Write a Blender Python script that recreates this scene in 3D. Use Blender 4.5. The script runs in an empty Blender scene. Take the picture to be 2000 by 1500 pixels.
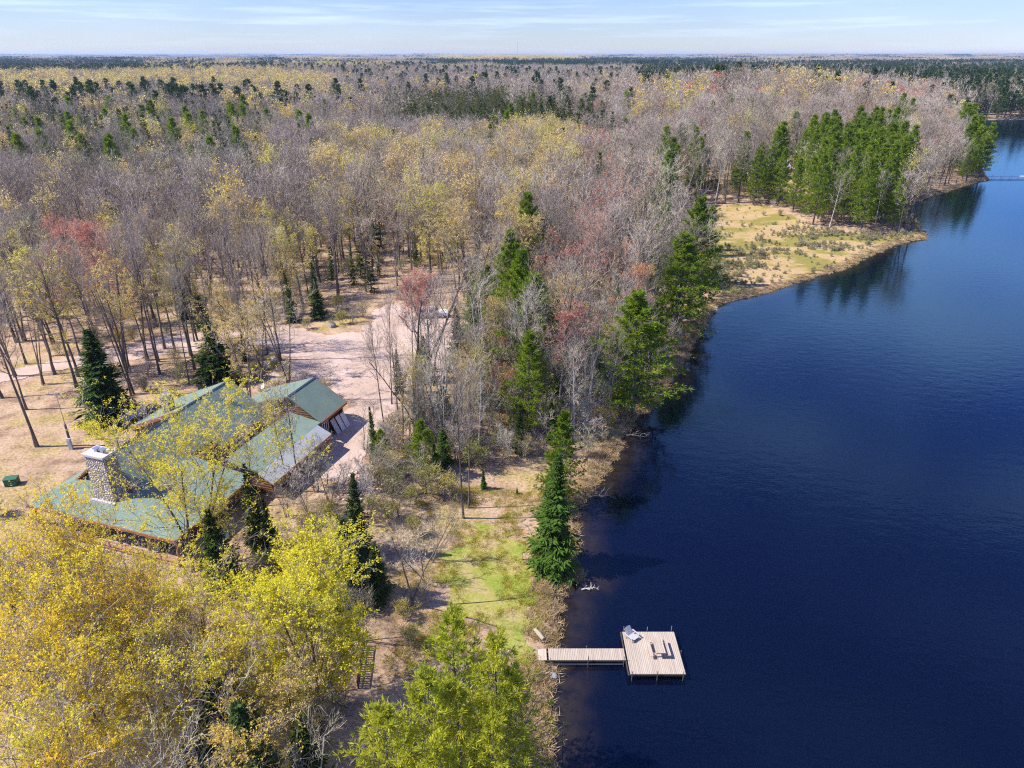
import bpy, math, numpy as np
from mathutils import Vector, Matrix
PI = math.pi
RNG = np.random.default_rng(7)
scene = bpy.context.scene
COL = scene.collection

# ------------------------------------------------------------------ camera geometry
CAMZ, F = 46.0, 1376.0
TH = math.radians(25.05); S_, C_ = math.sin(TH), math.cos(TH)
SUN_EL, SUN_AZ = math.radians(50), math.radians(262)   # azimuth clockwise from +Y: sun stands to the west

def at(px, py, z=0.0):
    u = (px-1000)/F; v = (py-750)/F
    t = (CAMZ-z)/(S_+v*C_)
    return np.array([u*t, (C_-v*S_)*t])

def proj(x, y, z):
    d = y*C_+(CAMZ-z)*S_
    return 1000+F*x/d, 750+F*((CAMZ-z)*C_-y*S_)/d, d

def _hash(i, j, seed):
    n = (i*374761393+j*668265263+seed*974634777) & 0x7fffffff
    n = (n ^ (n >> 13))*1274126177 & 0x7fffffff
    return ((n ^ (n >> 16)) & 0xffff)/65535.0

def vnoise(x, y, seed=0):
    x = np.asarray(x, float); y = np.asarray(y, float)
    i = np.floor(x).astype(np.int64); j = np.floor(y).astype(np.int64)
    fx = x-i; fy = y-j
    fx = fx*fx*(3-2*fx); fy = fy*fy*(3-2*fy)
    a = _hash(i, j, seed); b = _hash(i+1, j, seed); c = _hash(i, j+1, seed); d = _hash(i+1, j+1, seed)
    return (a*(1-fx)+b*fx)*(1-fy)+(c*(1-fx)+d*fx)*fy

def fbm(x, y, seed=0, o=3):
    s = 0; a = .5; t = 0
    for k in range(o):
        s = s+a*vnoise(np.asarray(x)*2**k, np.asarray(y)*2**k, seed+k*17); t += a; a *= .5
    return s/t

def inside(px, py, poly):
    px = np.asarray(px, float); py = np.asarray(py, float)
    r = np.zeros(px.shape, bool); n = len(poly)
    for k in range(n):
        x1, y1 = poly[k]; x2, y2 = poly[(k+1) % n]
        if y1 == y2: continue
        r ^= ((y1 > py) != (y2 > py)) & (px < (x2-x1)*(py-y1)/(y2-y1)+x1)
    return r

# ------------------------------------------------------------------ shore and terrain
SHORE_PX = [(1075,1420),(1068,1360),(1080,1325),(1080,1300),(1074,1265),(1086,1225),(1094,1180),(1090,1145),(1110,1128),(1138,1128),
 (1122,1105),(1122,1060),(1120,1010),(1133,985),(1150,962),(1160,945),(1183,915),(1203,885),(1212,850),(1238,822),(1262,800),
 (1288,770),(1318,722),(1343,690),(1352,665),(1374,635),(1394,606),(1405,593),(1450,583),(1500,570),(1550,552),(1600,538),
 (1650,525),(1690,502),(1720,490),(1745,478),(1780,471),(1803,467),(1806,456),(1790,440),(1768,424),(1762,410),(1782,396),
 (1830,381),(1880,363),(1930,351)]
LAKE = [(12,-90),(2,-35),(3,-5),(0,14),(1.5,26)]+[tuple(at(*p)) for p in SHORE_PX]+[(197,303),(214,335),(243,400),(292,480),(338,545),(352,578),
 (420,592),(500,594),(620,560),(640,300),(560,80),(500,-90)]
_LA = np.array(LAKE); _LB = np.roll(_LA, -1, 0)

def shore_dist(x, y):
    x = np.atleast_1d(np.asarray(x, float)); y = np.atleast_1d(np.asarray(y, float))
    out = np.full(x.shape, 400.0)
    near = (x > -300) & (x < 1000) & (y > -300) & (y < 950)
    xs, ys = x[near], y[near]
    if len(xs):
        d2 = np.full(xs.shape, 1e12)
        for (ax, ay), (bx, by) in zip(_LA, _LB):
            ex, ey = bx-ax, by-ay
            t = np.clip(((xs-ax)*ex+(ys-ay)*ey)/(ex*ex+ey*ey), 0, 1)
            d2 = np.minimum(d2, (xs-ax-t*ex)**2+(ys-ay-t*ey)**2)
        d = np.sqrt(d2)
        out[near] = np.where(inside(xs, ys, LAKE), -d, d)
    return out

def sstep(a, b, v):
    t = np.clip((v-a)/(b-a), 0, 1); return t*t*(3-2*t)

def terrain(x, y):
    x = np.atleast_1d(np.asarray(x, float)); y = np.atleast_1d(np.asarray(y, float))
    sd = shore_dist(x, y)
    r = np.hypot(x, y)
    jit = (fbm(x/2.3, y/2.3, 3)-.5)*1.6*(1-sstep(120, 500, r))+(fbm(x/11, y/11, 5)-.5)*2.2*sstep(60, 200, r)
    sdj = sd+jit*np.exp(-np.abs(sd)/4)
    marsh = sstep(14, 5, np.hypot((x-64)/3.4, (y-196)/3.6))
    z = np.where(sdj < 0, np.maximum(sdj*.5, -2.0), .38*sstep(0, 1.1, sdj)+.05)
    rise = 2.75*sstep(3, 32, sd)*(1-.8*marsh)
    z = z+np.where(sd > 0, rise, 0)
    z = z+np.where(sd > 6, (fbm(x/9, y/9, 8)-.5)*.35*sstep(6, 14, sd), 0)
    hill = 13*np.exp(-(((x-165)/95)**2+((y-470)/120)**2))*sstep(2, 70, sd)
    und = (fbm(x/420, y/420, 21)-.45)*9*sstep(350, 900, y)+(fbm(x/1500, y/1500, 23)-.5)*26*sstep(1200, 3500, y)
    und = und+(fbm(x/5200, y/2600, 29)-.42)*95*sstep(6500, 11000, y)
    ridge = 16*np.exp(-(((x-60)/420)**2+((y-3600)/500)**2))
    return z+hill+np.where(sd > 30, und+ridge, 0)

def gnd(px, py):
    z = 2.0
    for _ in range(5):
        p = at(px, py, z); z = float(terrain(p[0], p[1])[0])
    return np.array([p[0], p[1], z])

def tz(x, y): return float(terrain(x, y)[0])

def wpoly(pts): return [tuple(gnd(*p)[:2]) for p in pts]

# ------------------------------------------------------------------ mesh helpers
class MB:
    def __init__(s): s.v = []; s.f = []; s.n = 0; s.m = []
    def add(s, v, f, mat=0):
        v = np.asarray(v, float).reshape(-1, 3)
        f = np.asarray(f, int)
        if len(f) == 0: return
        s.v.append(v); s.f.append(f+s.n); s.m.append(np.full(len(f), mat)); s.n += len(v)
    def poly(s, pts, mat=0):
        s.add(pts, [list(range(len(pts)))], mat)
    def box(s, c, d, rot=0.0, mat=0, ax=None):
        x, y, z = d[0]/2, d[1]/2, d[2]/2
        v = np.array([[-x,-y,-z],[x,-y,-z],[x,y,-z],[-x,y,-z],[-x,-y,z],[x,-y,z],[x,y,z],[-x,y,z]])
        if ax is not None: v = v @ np.asarray(ax)
        if rot:
            c_, s_ = math.cos(rot), math.sin(rot)
            v = v @ np.array([[c_, s_, 0],[-s_, c_, 0],[0, 0, 1]])
        s.add(v+np.asarray(c), [[0,3,2,1],[4,5,6,7],[0,1,5,4],[1,2,6,5],[2,3,7,6],[3,0,4,7]], mat)
    def slab(s, pts, t, mat=0):
        p = np.asarray(pts, float); n = len(p)
        q = p-np.array([0, 0, t])
        s.add(np.vstack([p, q]), [list(range(n))] if n == 4 else [list(range(n))], mat)
        s.add(q, [list(range(n))[::-1]], mat)
        for k in range(n):
            j = (k+1) % n
            s.add([p[k], q[k], q[j], p[j]], [[0,1,2,3]], mat)
    def tube(s, pts, rad, sides=6, mat=0, cap=True):
        P = np.asarray(pts, float)[None]; R = np.broadcast_to(np.asarray(rad, float), (1, P.shape[1]))
        v, f = tubes(P, R, sides); s.add(v, f, mat)
        if cap:
            v = v.reshape(-1, sides, 3)
            s.add(v[0], [list(range(sides))[::-1]], mat); s.add(v[-1], [list(range(sides))], mat)
    def mesh(s, name, mats, smooth=False):
        me = bpy.data.meshes.new(name)
        if s.n:
            V = np.vstack(s.v).astype(np.float32)
            loops = np.concatenate([f.ravel() for f in s.f]).astype(np.int32)
            tot = np.concatenate([np.full(len(f), f.shape[1]) for f in s.f])
            start = np.concatenate([[0], np.cumsum(tot)[:-1]]).astype(np.int32)
            me.vertices.add(len(V)); me.vertices.foreach_set('co', V.ravel())
            me.loops.add(len(loops)); me.loops.foreach_set('vertex_index', loops)
            me.polygons.add(len(tot)); me.polygons.foreach_set('loop_start', start)
            me.polygons.foreach_set('material_index', np.concatenate(s.m).astype(np.int32))
            me.polygons.foreach_set('use_smooth', np.full(len(tot), smooth))
            me.update(calc_edges=True)
        for m in (mats if isinstance(mats, (list, tuple)) else [mats]): me.materials.append(m)
        return me
    def build(s, name, mats, parent=None, smooth=False):
        o = bpy.data.objects.new(name, s.mesh(name, mats, smooth)); COL.objects.link(o)
        if parent is not None: o.parent = parent
        return o

def tubes(P, R, sides):
    n, k, _ = P.shape
    T = np.gradient(P, axis=1); T /= np.linalg.norm(T, axis=2, keepdims=True)+1e-9
    M = T.mean(1); ref = np.where(np.abs(M[:, 2:3]) > .8, [[1., 0, 0]], [[0, 0, 1.]])
    A = np.cross(T, ref[:, None, :]); A /= np.linalg.norm(A, axis=2, keepdims=True)+1e-9
    B = np.cross(T, A)
    a = np.arange(sides)*2*PI/sides
    V = P[:, :, None]+R[:, :, None, None]*(np.cos(a)[None, None, :, None]*A[:, :, None]+np.sin(a)[None, None, :, None]*B[:, :, None])
    idx = np.arange(n*k*sides).reshape(n, k, sides); nx = np.roll(idx, -1, 2)
    f = np.stack([idx[:, :-1], nx[:, :-1], nx[:, 1:], idx[:, 1:]], -1).reshape(-1, 4)
    return V.reshape(-1, 3), f

def unit(v): return v/(np.linalg.norm(v, axis=-1, keepdims=True)+1e-9)

def ribbons(rng, P, W):
    n, k, _ = P.shape
    T = unit(P[:, -1]-P[:, 0])
    side = unit(np.cross(T, rng.normal(size=(n, 3))))
    V = np.stack([P-side[:, None]*W[:, :, None]/2, P+side[:, None]*W[:, :, None]/2], 2)
    idx = np.arange(n*k*2).reshape(n, k, 2)
    f = np.stack([idx[:, :-1, 0], idx[:, :-1, 1], idx[:, 1:, 1], idx[:, 1:, 0]], -1).reshape(-1, 4)
    return V.reshape(-1, 3), f

def spikes(rng, b, d, L, w):          # one thin triangle each
    side = unit(np.cross(d, rng.normal(size=d.shape)))
    V = np.stack([b-side*w[:, None]/2, b+side*w[:, None]/2, b+d*L[:, None]], 1)
    return V.reshape(-1, 3), np.arange(len(b)*3).reshape(-1, 3)

def blades(b, d, side, L, w, sag):    # diamond-shaped leaf blades
    up = np.array([0, 0, 1.])
    m = b+d*L[:, None]*.45
    V = np.stack([b, m-side*w[:, None]/2, b+d*L[:, None]-up*sag[:, None], m+side*w[:, None]/2], 1)
    return V.reshape(-1, 3), np.arange(len(b)*4).reshape(-1, 4)

def leaves(rng, p, s, asp=.65):
    a = unit(rng.normal(size=p.shape)); b = unit(np.cross(a, rng.normal(size=p.shape)))
    a = a*s[:, None]/2; b = b*s[:, None]/2*asp
    V = np.stack([p-a, p-b, p+a, p+b], 1)
    return V.reshape(-1, 3), np.arange(len(p)*4).reshape(-1, 4)

def children(rng, P, m, t0, t1, L, a0, a1, bias, curl, k2, jit=.06):
    n, k, _ = P.shape
    t = t0+(t1-t0)*(np.arange(m)[None]+rng.random((n, m)))/m
    x = t*(k-1); i = np.clip(x.astype(int), 0, k-2); fr = (x-i)[..., None]
    r = np.arange(n)[:, None]
    base = P[r, i]*(1-fr)+P[r, i+1]*fr; tan = unit(P[r, i+1]-P[r, i])
    az = rng.random((n, 1))*2*PI+np.arange(m)[None]*2.4+rng.normal(size=(n, m))*.4
    ref = np.where(np.abs(tan[..., 2:3]) > .9, [1., 0, 0], [0, 0, 1.])
    A = unit(np.cross(tan, ref)); B = np.cross(tan, A)
    perp = np.cos(az)[..., None]*A+np.sin(az)[..., None]*B
    th = a0+(a1-a0)*rng.random((n, m))
    if np.ndim(a0) == 2: pass
    d = np.cos(th)[..., None]*tan+np.sin(th)[..., None]*perp
    d[..., 2] += bias; d = unit(d)
    Ln = L if np.ndim(L) == 2 else np.broadcast_to(np.asarray(L).reshape(-1, 1), (n, m))
    Ln = Ln*(.7+.6*rng.random((n, m)))
    s = np.linspace(0, 1, k2)
    Q = base[:, :, None]+d[:, :, None]*(s[None, None, :, None]*Ln[..., None, None])
    Q[..., 2] += curl*(s**2)*Ln[..., None]
    Q[:, :, 1:] += rng.normal(size=Q[:, :, 1:].shape)*jit*Ln[..., None, None]
    return Q.reshape(n*m, k2, 3), Ln.reshape(-1), t.reshape(-1)

# ------------------------------------------------------------------ materials
def nodes(name):
    m = bpy.data.materials.new(name); m.use_nodes = True
    nt = m.node_tree; nt.nodes.clear()
    return m, nt
def N(nt, typ, **kw):
    n = nt.nodes.new(typ)
    ins = kw.pop('ins', {})
    for k, v in kw.items(): setattr(n, k, v)
    for k, v in ins.items():
        if isinstance(v, bpy.types.NodeSocket): nt.links.new(v, n.inputs[k])
        else: n.inputs[k].default_value = v
    return n
def rgba(c): return (c[0], c[1], c[2], 1)
def ramp(nt, fac, stops, interp='LINEAR'):
    r = N(nt, 'ShaderNodeValToRGB', ins={'Fac': fac}); r.color_ramp.interpolation = interp
    e = r.color_ramp.elements
    while len(e) < len(stops): e.new(.5)
    for el, (p, c) in zip(e, stops): el.position = p; el.color = rgba(c)
    return r.outputs['Color']
def noise(nt, scale, detail=3, coord='Object', rough=.6, sc=None):
    tc = N(nt, 'ShaderNodeTexCoord'); v = tc.outputs[coord]
    if sc: v = N(nt, 'ShaderNodeMapping', ins={'Vector': v, 'Scale': sc}).outputs[0]
    return N(nt, 'ShaderNodeTexNoise', ins={'Vector': v, 'Scale': scale, 'Detail': detail, 'Roughness': rough}).outputs['Fac']
def mixc(nt, fac, a, b, mode='MIX'):
    n = N(nt, 'ShaderNodeMix', data_type='RGBA', blend_type=mode)
    for i, v in ((0, fac), (6, a), (7, b)):
        if isinstance(v, bpy.types.NodeSocket): nt.links.new(v, n.inputs[i])
        else: n.inputs[i].default_value = v if i == 0 else rgba(v)
    return n.outputs[2]
def princ(nt, col, rough=.8, bump=None, bs=.3, bd=.05, spec=.3, metal=0):
    p = N(nt, 'ShaderNodeBsdfPrincipled', ins={'Roughness': rough, 'Specular IOR Level': spec, 'Metallic': metal})
    if isinstance(col, bpy.types.NodeSocket): nt.links.new(col, p.inputs['Base Color'])
    else: p.inputs['Base Color'].default_value = rgba(col)
    if bump is not None:
        b = N(nt, 'ShaderNodeBump', ins={'Strength': bs, 'Distance': bd, 'Height': bump}); nt.links.new(b.outputs[0], p.inputs['Normal'])
    o = N(nt, 'ShaderNodeOutputMaterial'); nt.links.new(p.outputs[0], o.inputs[0])
    return p
def leaf_mat(name, cols, trans=.35, nscale=1.6):
    m, nt = nodes(name)
    r = N(nt, 'ShaderNodeObjectInfo').outputs['Random']
    k = len(cols)
    c1 = ramp(nt, r, [(i/(k-1), c) for i, c in enumerate(cols)])
    nz = noise(nt, nscale, 2)
    v = ramp(nt, nz, [(.28, (.60, .66, .7)), (.5, (1, 1, 1)), (.72, (1.28, 1.2, 1.15))])
    col = mixc(nt, 1.0, c1, v, 'MULTIPLY')
    d = N(nt, 'ShaderNodeBsdfDiffuse', ins={'Color': col}); t = N(nt, 'ShaderNodeBsdfTranslucent', ins={'Color': col})
    mx = N(nt, 'ShaderNodeMixShader', ins={0: trans}); nt.links.new(d.outputs[0], mx.inputs[1]); nt.links.new(t.outputs[0], mx.inputs[2])
    o = N(nt, 'ShaderNodeOutputMaterial'); nt.links.new(mx.outputs[0], o.inputs[0])
    return m
def bark_mat(name, a, b, sc=3.0):
    m, nt = nodes(name)
    r = N(nt, 'ShaderNodeObjectInfo').outputs['Random']
    v = ramp(nt, r, [(0, (.75, .75, .75)), (1, (1.25, 1.22, 1.2))])
    col = mixc(nt, 1.0, ramp(nt, noise(nt, sc, 3, sc=(1, 1, .25)), [(.35, a), (.65, b)]), v, 'MULTIPLY')
    d = N(nt, 'ShaderNodeBsdfDiffuse', ins={'Color': col})
    o = N(nt, 'ShaderNodeOutputMaterial'); nt.links.new(d.outputs[0], o.inputs[0])
    return m
def twig_mat(name, cols):
    m, nt = nodes(name)
    r = N(nt, 'ShaderNodeObjectInfo').outputs['Random']; k = len(cols)
    c = ramp(nt, r, [(i/(k-1), x) for i, x in enumerate(cols)])
    w = N(nt, 'ShaderNodeTexWhiteNoise', noise_dimensions='1D', ins={'W': r}).outputs['Value']
    c = mixc(nt, 1, c, ramp(nt, w, [(0, (.62, .61, .60)), (1, (1.3, 1.3, 1.3))]), 'MULTIPLY')
    d = N(nt, 'ShaderNodeBsdfDiffuse', ins={'Color': c})
    o = N(nt, 'ShaderNodeOutputMaterial'); nt.links.new(d.outputs[0], o.inputs[0])
    return m
def plain(name, a, b=None, rough=.7, sc=4, bs=0, metal=0, spec=.3):
    m, nt = nodes(name); b = b or tuple(x*.75 for x in a)
    nz = noise(nt, sc, 4)
    princ(nt, ramp(nt, nz, [(.3, b), (.7, a)]), rough, nz if bs else None, bs, .05, spec, metal)
    return m

M = {}
M['spruce'] = leaf_mat('spruce_needles', [(.05,.085,.024),(.08,.118,.028),(.06,.098,.034),(.09,.112,.03)], .15)
M['fir'] = leaf_mat('fir_needles', [(.065,.125,.024),(.08,.145,.024)], .2)
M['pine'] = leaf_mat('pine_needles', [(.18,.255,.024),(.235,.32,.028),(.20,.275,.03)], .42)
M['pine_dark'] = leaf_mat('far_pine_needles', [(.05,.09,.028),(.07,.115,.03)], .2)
M['cedar'] = leaf_mat('cedar_sprays', [(.075,.095,.022),(.12,.13,.03),(.09,.105,.025)], .2)
M['larch'] = leaf_mat('larch_needles', [(.42,.47,.04),(.50,.50,.05),(.34,.42,.04)], .5)
M['bud'] = leaf_mat('opening_buds', [(.72,.54,.13),(.76,.60,.24),(.66,.58,.14),(.72,.52,.25),(.58,.55,.12)], .5)
M['gold'] = leaf_mat('golden_young_leaves', [(.90,.66,.05),(.84,.70,.06),(.74,.66,.08),(.90,.60,.05)], .5)
M['lime'] = leaf_mat('bright_young_leaves', [(.78,.69,.06),(.76,.69,.06)], .5)
M['maple'] = leaf_mat('red_maple_flowers', [(.66,.22,.16),(.68,.36,.24),(.62,.26,.21),(.70,.38,.18)], .45)
M['twig'] = twig_mat('grey_twigs', [(.38,.315,.27),(.43,.365,.29),(.36,.30,.265),(.44,.355,.26),(.39,.33,.28),(.39,.36,.22)])
M['twig_dark'] = twig_mat('brown_twigs', [(.24,.20,.165),(.34,.29,.25),(.28,.24,.2)])
M['twig_pale'] = twig_mat('pale_twigs', [(.44,.38,.32),(.47,.40,.30),(.40,.37,.25),(.46,.40,.34)])
M['bark'] = bark_mat('dark_bark', (.085,.07,.06), (.19,.165,.145))
M['bark_grey'] = bark_mat('grey_bark', (.16,.14,.125), (.30,.27,.24))
M['birch'] = bark_mat('white_birch_bark', (.30,.27,.24), (.58,.55,.50))
M['shrub'] = leaf_mat('shrub_leaves', [(.52,.42,.06),(.30,.34,.06),(.58,.42,.08),(.40,.40,.06)], .4)
M['sedge'] = leaf_mat('dry_sedge', [(.46,.33,.18),(.54,.40,.23),(.40,.30,.12)], .3)
M['marshshrub'] = leaf_mat('marsh_shrubs', [(.30,.28,.07),(.34,.33,.14),(.36,.33,.20)], .3)

# ------------------------------------------------------------------ tree generators: return (trunk MB, crown MB)
def deciduous(seed, H=18, r0=.19, c0=.45, R=3.6, n1=16, m2=6, m3=6, m4=3, leaf=0, lsize=.16, tw=.022, stems=1, fan=(.45, 1.0), dens=.35):
    rng = np.random.default_rng(seed)
    tr, cr = MB(), MB()
    for sidx in range(stems):
        k = 9; s = np.linspace(0, 1, k)
        lean = rng.normal(size=2)*(.04 if stems == 1 else .17)*H
        P0 = np.zeros((1, k, 3)); P0[0, :, 2] = s*H*(.86 if stems == 1 else .8+.1*rng.random())
        P0[0, :, 0] = lean[0]*s**1.3+np.cumsum(rng.normal(size=k))*.06*(s > 0); P0[0, :, 1] = lean[1]*s**1.3+np.cumsum(rng.normal(size=k))*.06*(s > 0)
        if stems > 1: P0[0, :, :2] += rng.normal(size=2)*.25
        r = r0/(stems**.4)
        v, f = tubes(P0, (r*(1-.82*s)+.025)[None], 6); v = v.reshape(k, 6, 3); v[0, :, :2] = (v[0, :, :2]-P0[0, 0, :2])*1.5+P0[0, 0, :2]
        tr.add(v, f)
        nn = max(5, n1//stems)
        tt = (np.arange(nn)+.5)/nn
        prof = (.62+.75*np.sin(PI*np.clip(tt*.85+.12, 0, 1)))*.72
        L1 = (R*prof*1.25)[None]
        ang0 = (fan[1]-(fan[1]-fan[0])*tt)[None]
        P1, l1, t1 = children(rng, P0, nn, c0, 1.0, L1, ang0*.85, ang0*1.15, .1, .22, 5, .05)
        w1 = np.clip(r*.5*(1-.62*t1), .02, 1)[:, None]*np.linspace(1, .3, 5)[None]
        v, f = tubes(P1, w1, 4); tr.add(v, f)
        P2, l2, _ = children(rng, P1, m2, .25, 1.0, l1*.42, .4, .95, .18, .12, 4, .07)
        v, f = tubes(P2, np.clip(w1.mean()*.55, .014, 1)*np.linspace(1, .4, 4)[None]*np.ones((len(P2), 1)), 3); cr.add(v, f)
        P3, l3, _ = children(rng, P2, m3, .2, 1.0, np.maximum(l2*.5, .5), .35, .9, .15, .08, 3, .07)
        v, f = ribbons(rng, P3, tw*1.5*np.linspace(1, .5, 3)[None]*np.ones((len(P3), 1))); cr.add(v, f)
        tips = [P3[:, -1]]
        if m4:
            P4, l4, _ = children(rng, P3, m4, .25, 1.0, np.maximum(l3*.6, .4), .3, .9, .15, .05, 2, .05)
            v, f = spikes(rng, P4[:, 0], unit(P4[:, 1]-P4[:, 0]), np.linalg.norm(P4[:, 1]-P4[:, 0], axis=1)*1.1, np.full(len(P4), tw)); cr.add(v, f)
            tips.append(P4[:, -1])
        if leaf:
            T = np.vstack(tips); n = int(len(T)*leaf)
            if m4: T = np.vstack([P4[:, 0]+(P4[:, 1]-P4[:, 0])*q for q in (.45, .7, .95, 1.1)])
            per = m3*(m4 if m4 else 1)
            wt = np.repeat(rng.random(len(P2))**2.2+.02, per)
            wt = np.tile(wt, len(T)//len(wt)) if len(T) % len(wt) == 0 else np.ones(len(T))
            kt = T[rng.choice(len(T), max(1, int(len(T)*(dens if lsize < .3 else .7))), replace=False, p=wt/wt.sum())]
            p = kt[rng.integers(0, len(kt), n)]+rng.normal(size=(n, 3))*(.085 if lsize < .3 else .25)
            v, f = leaves(rng, p, lsize*(.6+.8*rng.random(n))); cr.add(v, f, 1)
    return tr, cr

def spruce(seed, H=14, R=2.6, nb=230, m=7, bw=.30, t0=.04, droop=1.0, pw=.85, r0=.16):
    rng = np.random.default_rng(seed); tr, cr = MB(), MB()
    s = np.linspace(0, 1, 6); P = np.zeros((1, 6, 3)); P[0, :, 2] = s*H*.97; P[0, 1:, :2] += rng.normal(size=(5, 2))*.05
    v, f = tubes(P, (r0*(1-.93*s))[None], 6); tr.add(v, f)
    t = np.sort(rng.random(nb))**1.0; t = t0+(1-t0)*t
    az = np.arange(nb)*2.399+rng.normal(size=nb)*.5
    lob = 1+.18*np.sin(az*2+rng.random()*6)+.12*np.sin(t*23+az)
    L = (R*((1-t)**pw)*(.5+.62*rng.random(nb))*lob*np.where(rng.random(nb) < .08, .45, 1)+.16)
    el = np.radians(38*t-14*droop*(1-t)+rng.normal(size=nb)*7)
    d = np.stack([np.cos(az)*np.cos(el), np.sin(az)*np.cos(el), np.sin(el)], 1)
    b = np.stack([0*t, 0*t, t*H*.985], 1)
    sd = np.stack([-np.sin(az), np.cos(az), 0*az], 1)
    ss = (np.arange(m)+.6)/m
    for sgn in (-1, 1):
        s_ = np.clip(ss[None]+rng.normal(size=(nb, m))*.05, .08, 1)
        p = b[:, None]+d[:, None]*(s_*L[:, None])[..., None]
        p[..., 2] += -.12*L[:, None]*np.sin(PI*s_)*droop
        bl = (L[:, None]*.42*(1.05-.55*s_)+.14)*(.7+.6*rng.random((nb, m)))
        a = .75+rng.normal(size=(nb, m))*.22
        dd = np.cos(a)[..., None]*d[:, None]+sgn*np.sin(a)[..., None]*sd[:, None]
        dd[..., 2] += -.12*droop+rng.normal(size=(nb, m))*.16; dd = unit(dd).reshape(-1, 3)
        side = unit(np.cross(dd, np.array([0, 0, 1.])+rng.normal(size=dd.shape)*.5))
        bl = bl.reshape(-1)
        v, f = blades(p.reshape(-1, 3), dd, side, bl, np.maximum(bl*bw, .07), bl*.12); cr.add(v, f)
    n = 14                                              # leader tuft
    a = rng.random(n)*2*PI; dd = unit(np.stack([np.cos(a)*.5, np.sin(a)*.5, np.ones(n)], 1))
    v, f = blades(np.tile([0, 0, H*.95], (n, 1))+rng.normal(size=(n, 3))*.04, dd, unit(np.cross(dd, rng.normal(size=dd.shape))), np.full(n, .05*H+.1), np.full(n, .09), np.zeros(n)); cr.add(v, f)
    return tr, cr

def pine(seed, H=20, R=3.6, wh=15, per=5, ncl=8, nbl=9, bl=.5, bwid=.075, t0=.28, up=.25, r0=.24, rag=.45):
    rng = np.random.default_rng(seed); tr, cr = MB(), MB()
    s = np.linspace(0, 1, 7); P = np.zeros((1, 7, 3)); P[0, :, 2] = s*H*.97; P[0, 1:, :2] += np.cumsum(rng.normal(size=(6, 2))*.07, 0)
    v, f = tubes(P, (r0*(1-.9*s))[None], 6); tr.add(v, f)
    nb = wh*per
    t = t0+(1-t0)*(np.repeat((np.arange(wh)+.5)/wh, per)+rng.normal(size=nb)*.012); t = np.clip(t, t0, .985)
    az = np.tile(np.arange(per)*2*PI/per, wh)+np.repeat(rng.random(wh)*6, per)+rng.normal(size=nb)*.35
    x = (t-t0)/(1-t0)
    prof = np.clip(1.15*(1-x)**.75*(.55+.45*np.minimum(1, x*4+.3)), .1, 1)
    L = R*prof*(1-rag+2*rag*rng.random(nb)*.75)+.25
    el = np.radians(5+45*x**1.5+rng.normal(size=nb)*8)
    d = np.stack([np.cos(az)*np.cos(el), np.sin(az)*np.cos(el), np.sin(el)], 1)
    b = np.stack([np.interp(t, s, P[0, :, 0]), np.interp(t, s, P[0, :, 1]), t*H*.97], 1)
    q = np.linspace(0, 1, 4)
    Q = b[:, None]+d[:, None]*(q[None, :, None]*L[:, None, None]); Q[..., 2] += up*L[:, None]*q[None]**2*.5
    v, f = tubes(Q, np.clip(L*.013, .012, .06)[:, None]*np.linspace(1, .3, 4)[None], 3); tr.add(v, f)
    sd = np.stack([-np.sin(az), np.cos(az), 0*az], 1)
    sc = .3+.72*(np.arange(ncl)[None]+rng.random((nb, ncl)))/ncl
    lat = (rng.random((nb, ncl))-.5)*L[:, None]*.62*(1.1-sc*.6)
    p = b[:, None]+d[:, None]*(sc*L[:, None])[..., None]+sd[:, None]*lat[..., None]
    p[..., 2] += up*L[:, None]*sc**2*.5+rng.normal(size=(nb, ncl))*.09
    p = np.repeat(p.reshape(-1, 3), nbl, 0); D = np.repeat(np.repeat(d, ncl, 0), nbl, 0)
    dd = D*.55+rng.normal(size=D.shape)*.55; dd[:, 2] += .4; dd = unit(dd)
    side = unit(np.cross(dd, rng.normal(size=dd.shape)))
    l = bl*(.65+.6*rng.random(len(p)))
    v, f = blades(p, dd, side, l, np.full(len(p), bwid)*(.7+.6*rng.random(len(p))), l*0); cr.add(v, f)
    return tr, cr

KIT = {}
def kit(kind, lod, gen, tmat, cmats):
    tr, cr = gen
    KIT.setdefault((kind, lod), []).append((tr, cr, tmat, cmats, {}))
def kmesh(kind, lod, i, mode):
    tr, cr, tm, cm, cache = KIT[(kind, lod)][i % len(KIT[(kind, lod)])]
    if mode not in cache:
        if mode == 'trunk': cache[mode] = tr.mesh(kind+'_trunk', tm)
        elif mode == 'crown': cache[mode] = cr.mesh(kind+'_crown', cm)
        else:
            j = MB(); o = 0
            for src, off in ((tr, 0), (cr, 1)):
                for v, f, mt in zip(src.v, src.f, src.m):
                    j.v.append(v); j.f.append(f+o); j.m.append(mt+off)
                o += src.n
            j.n = o
            cache[mode] = j.mesh(kind+'_whole', [tm]+list(cm))
    return cache[mode]

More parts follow.
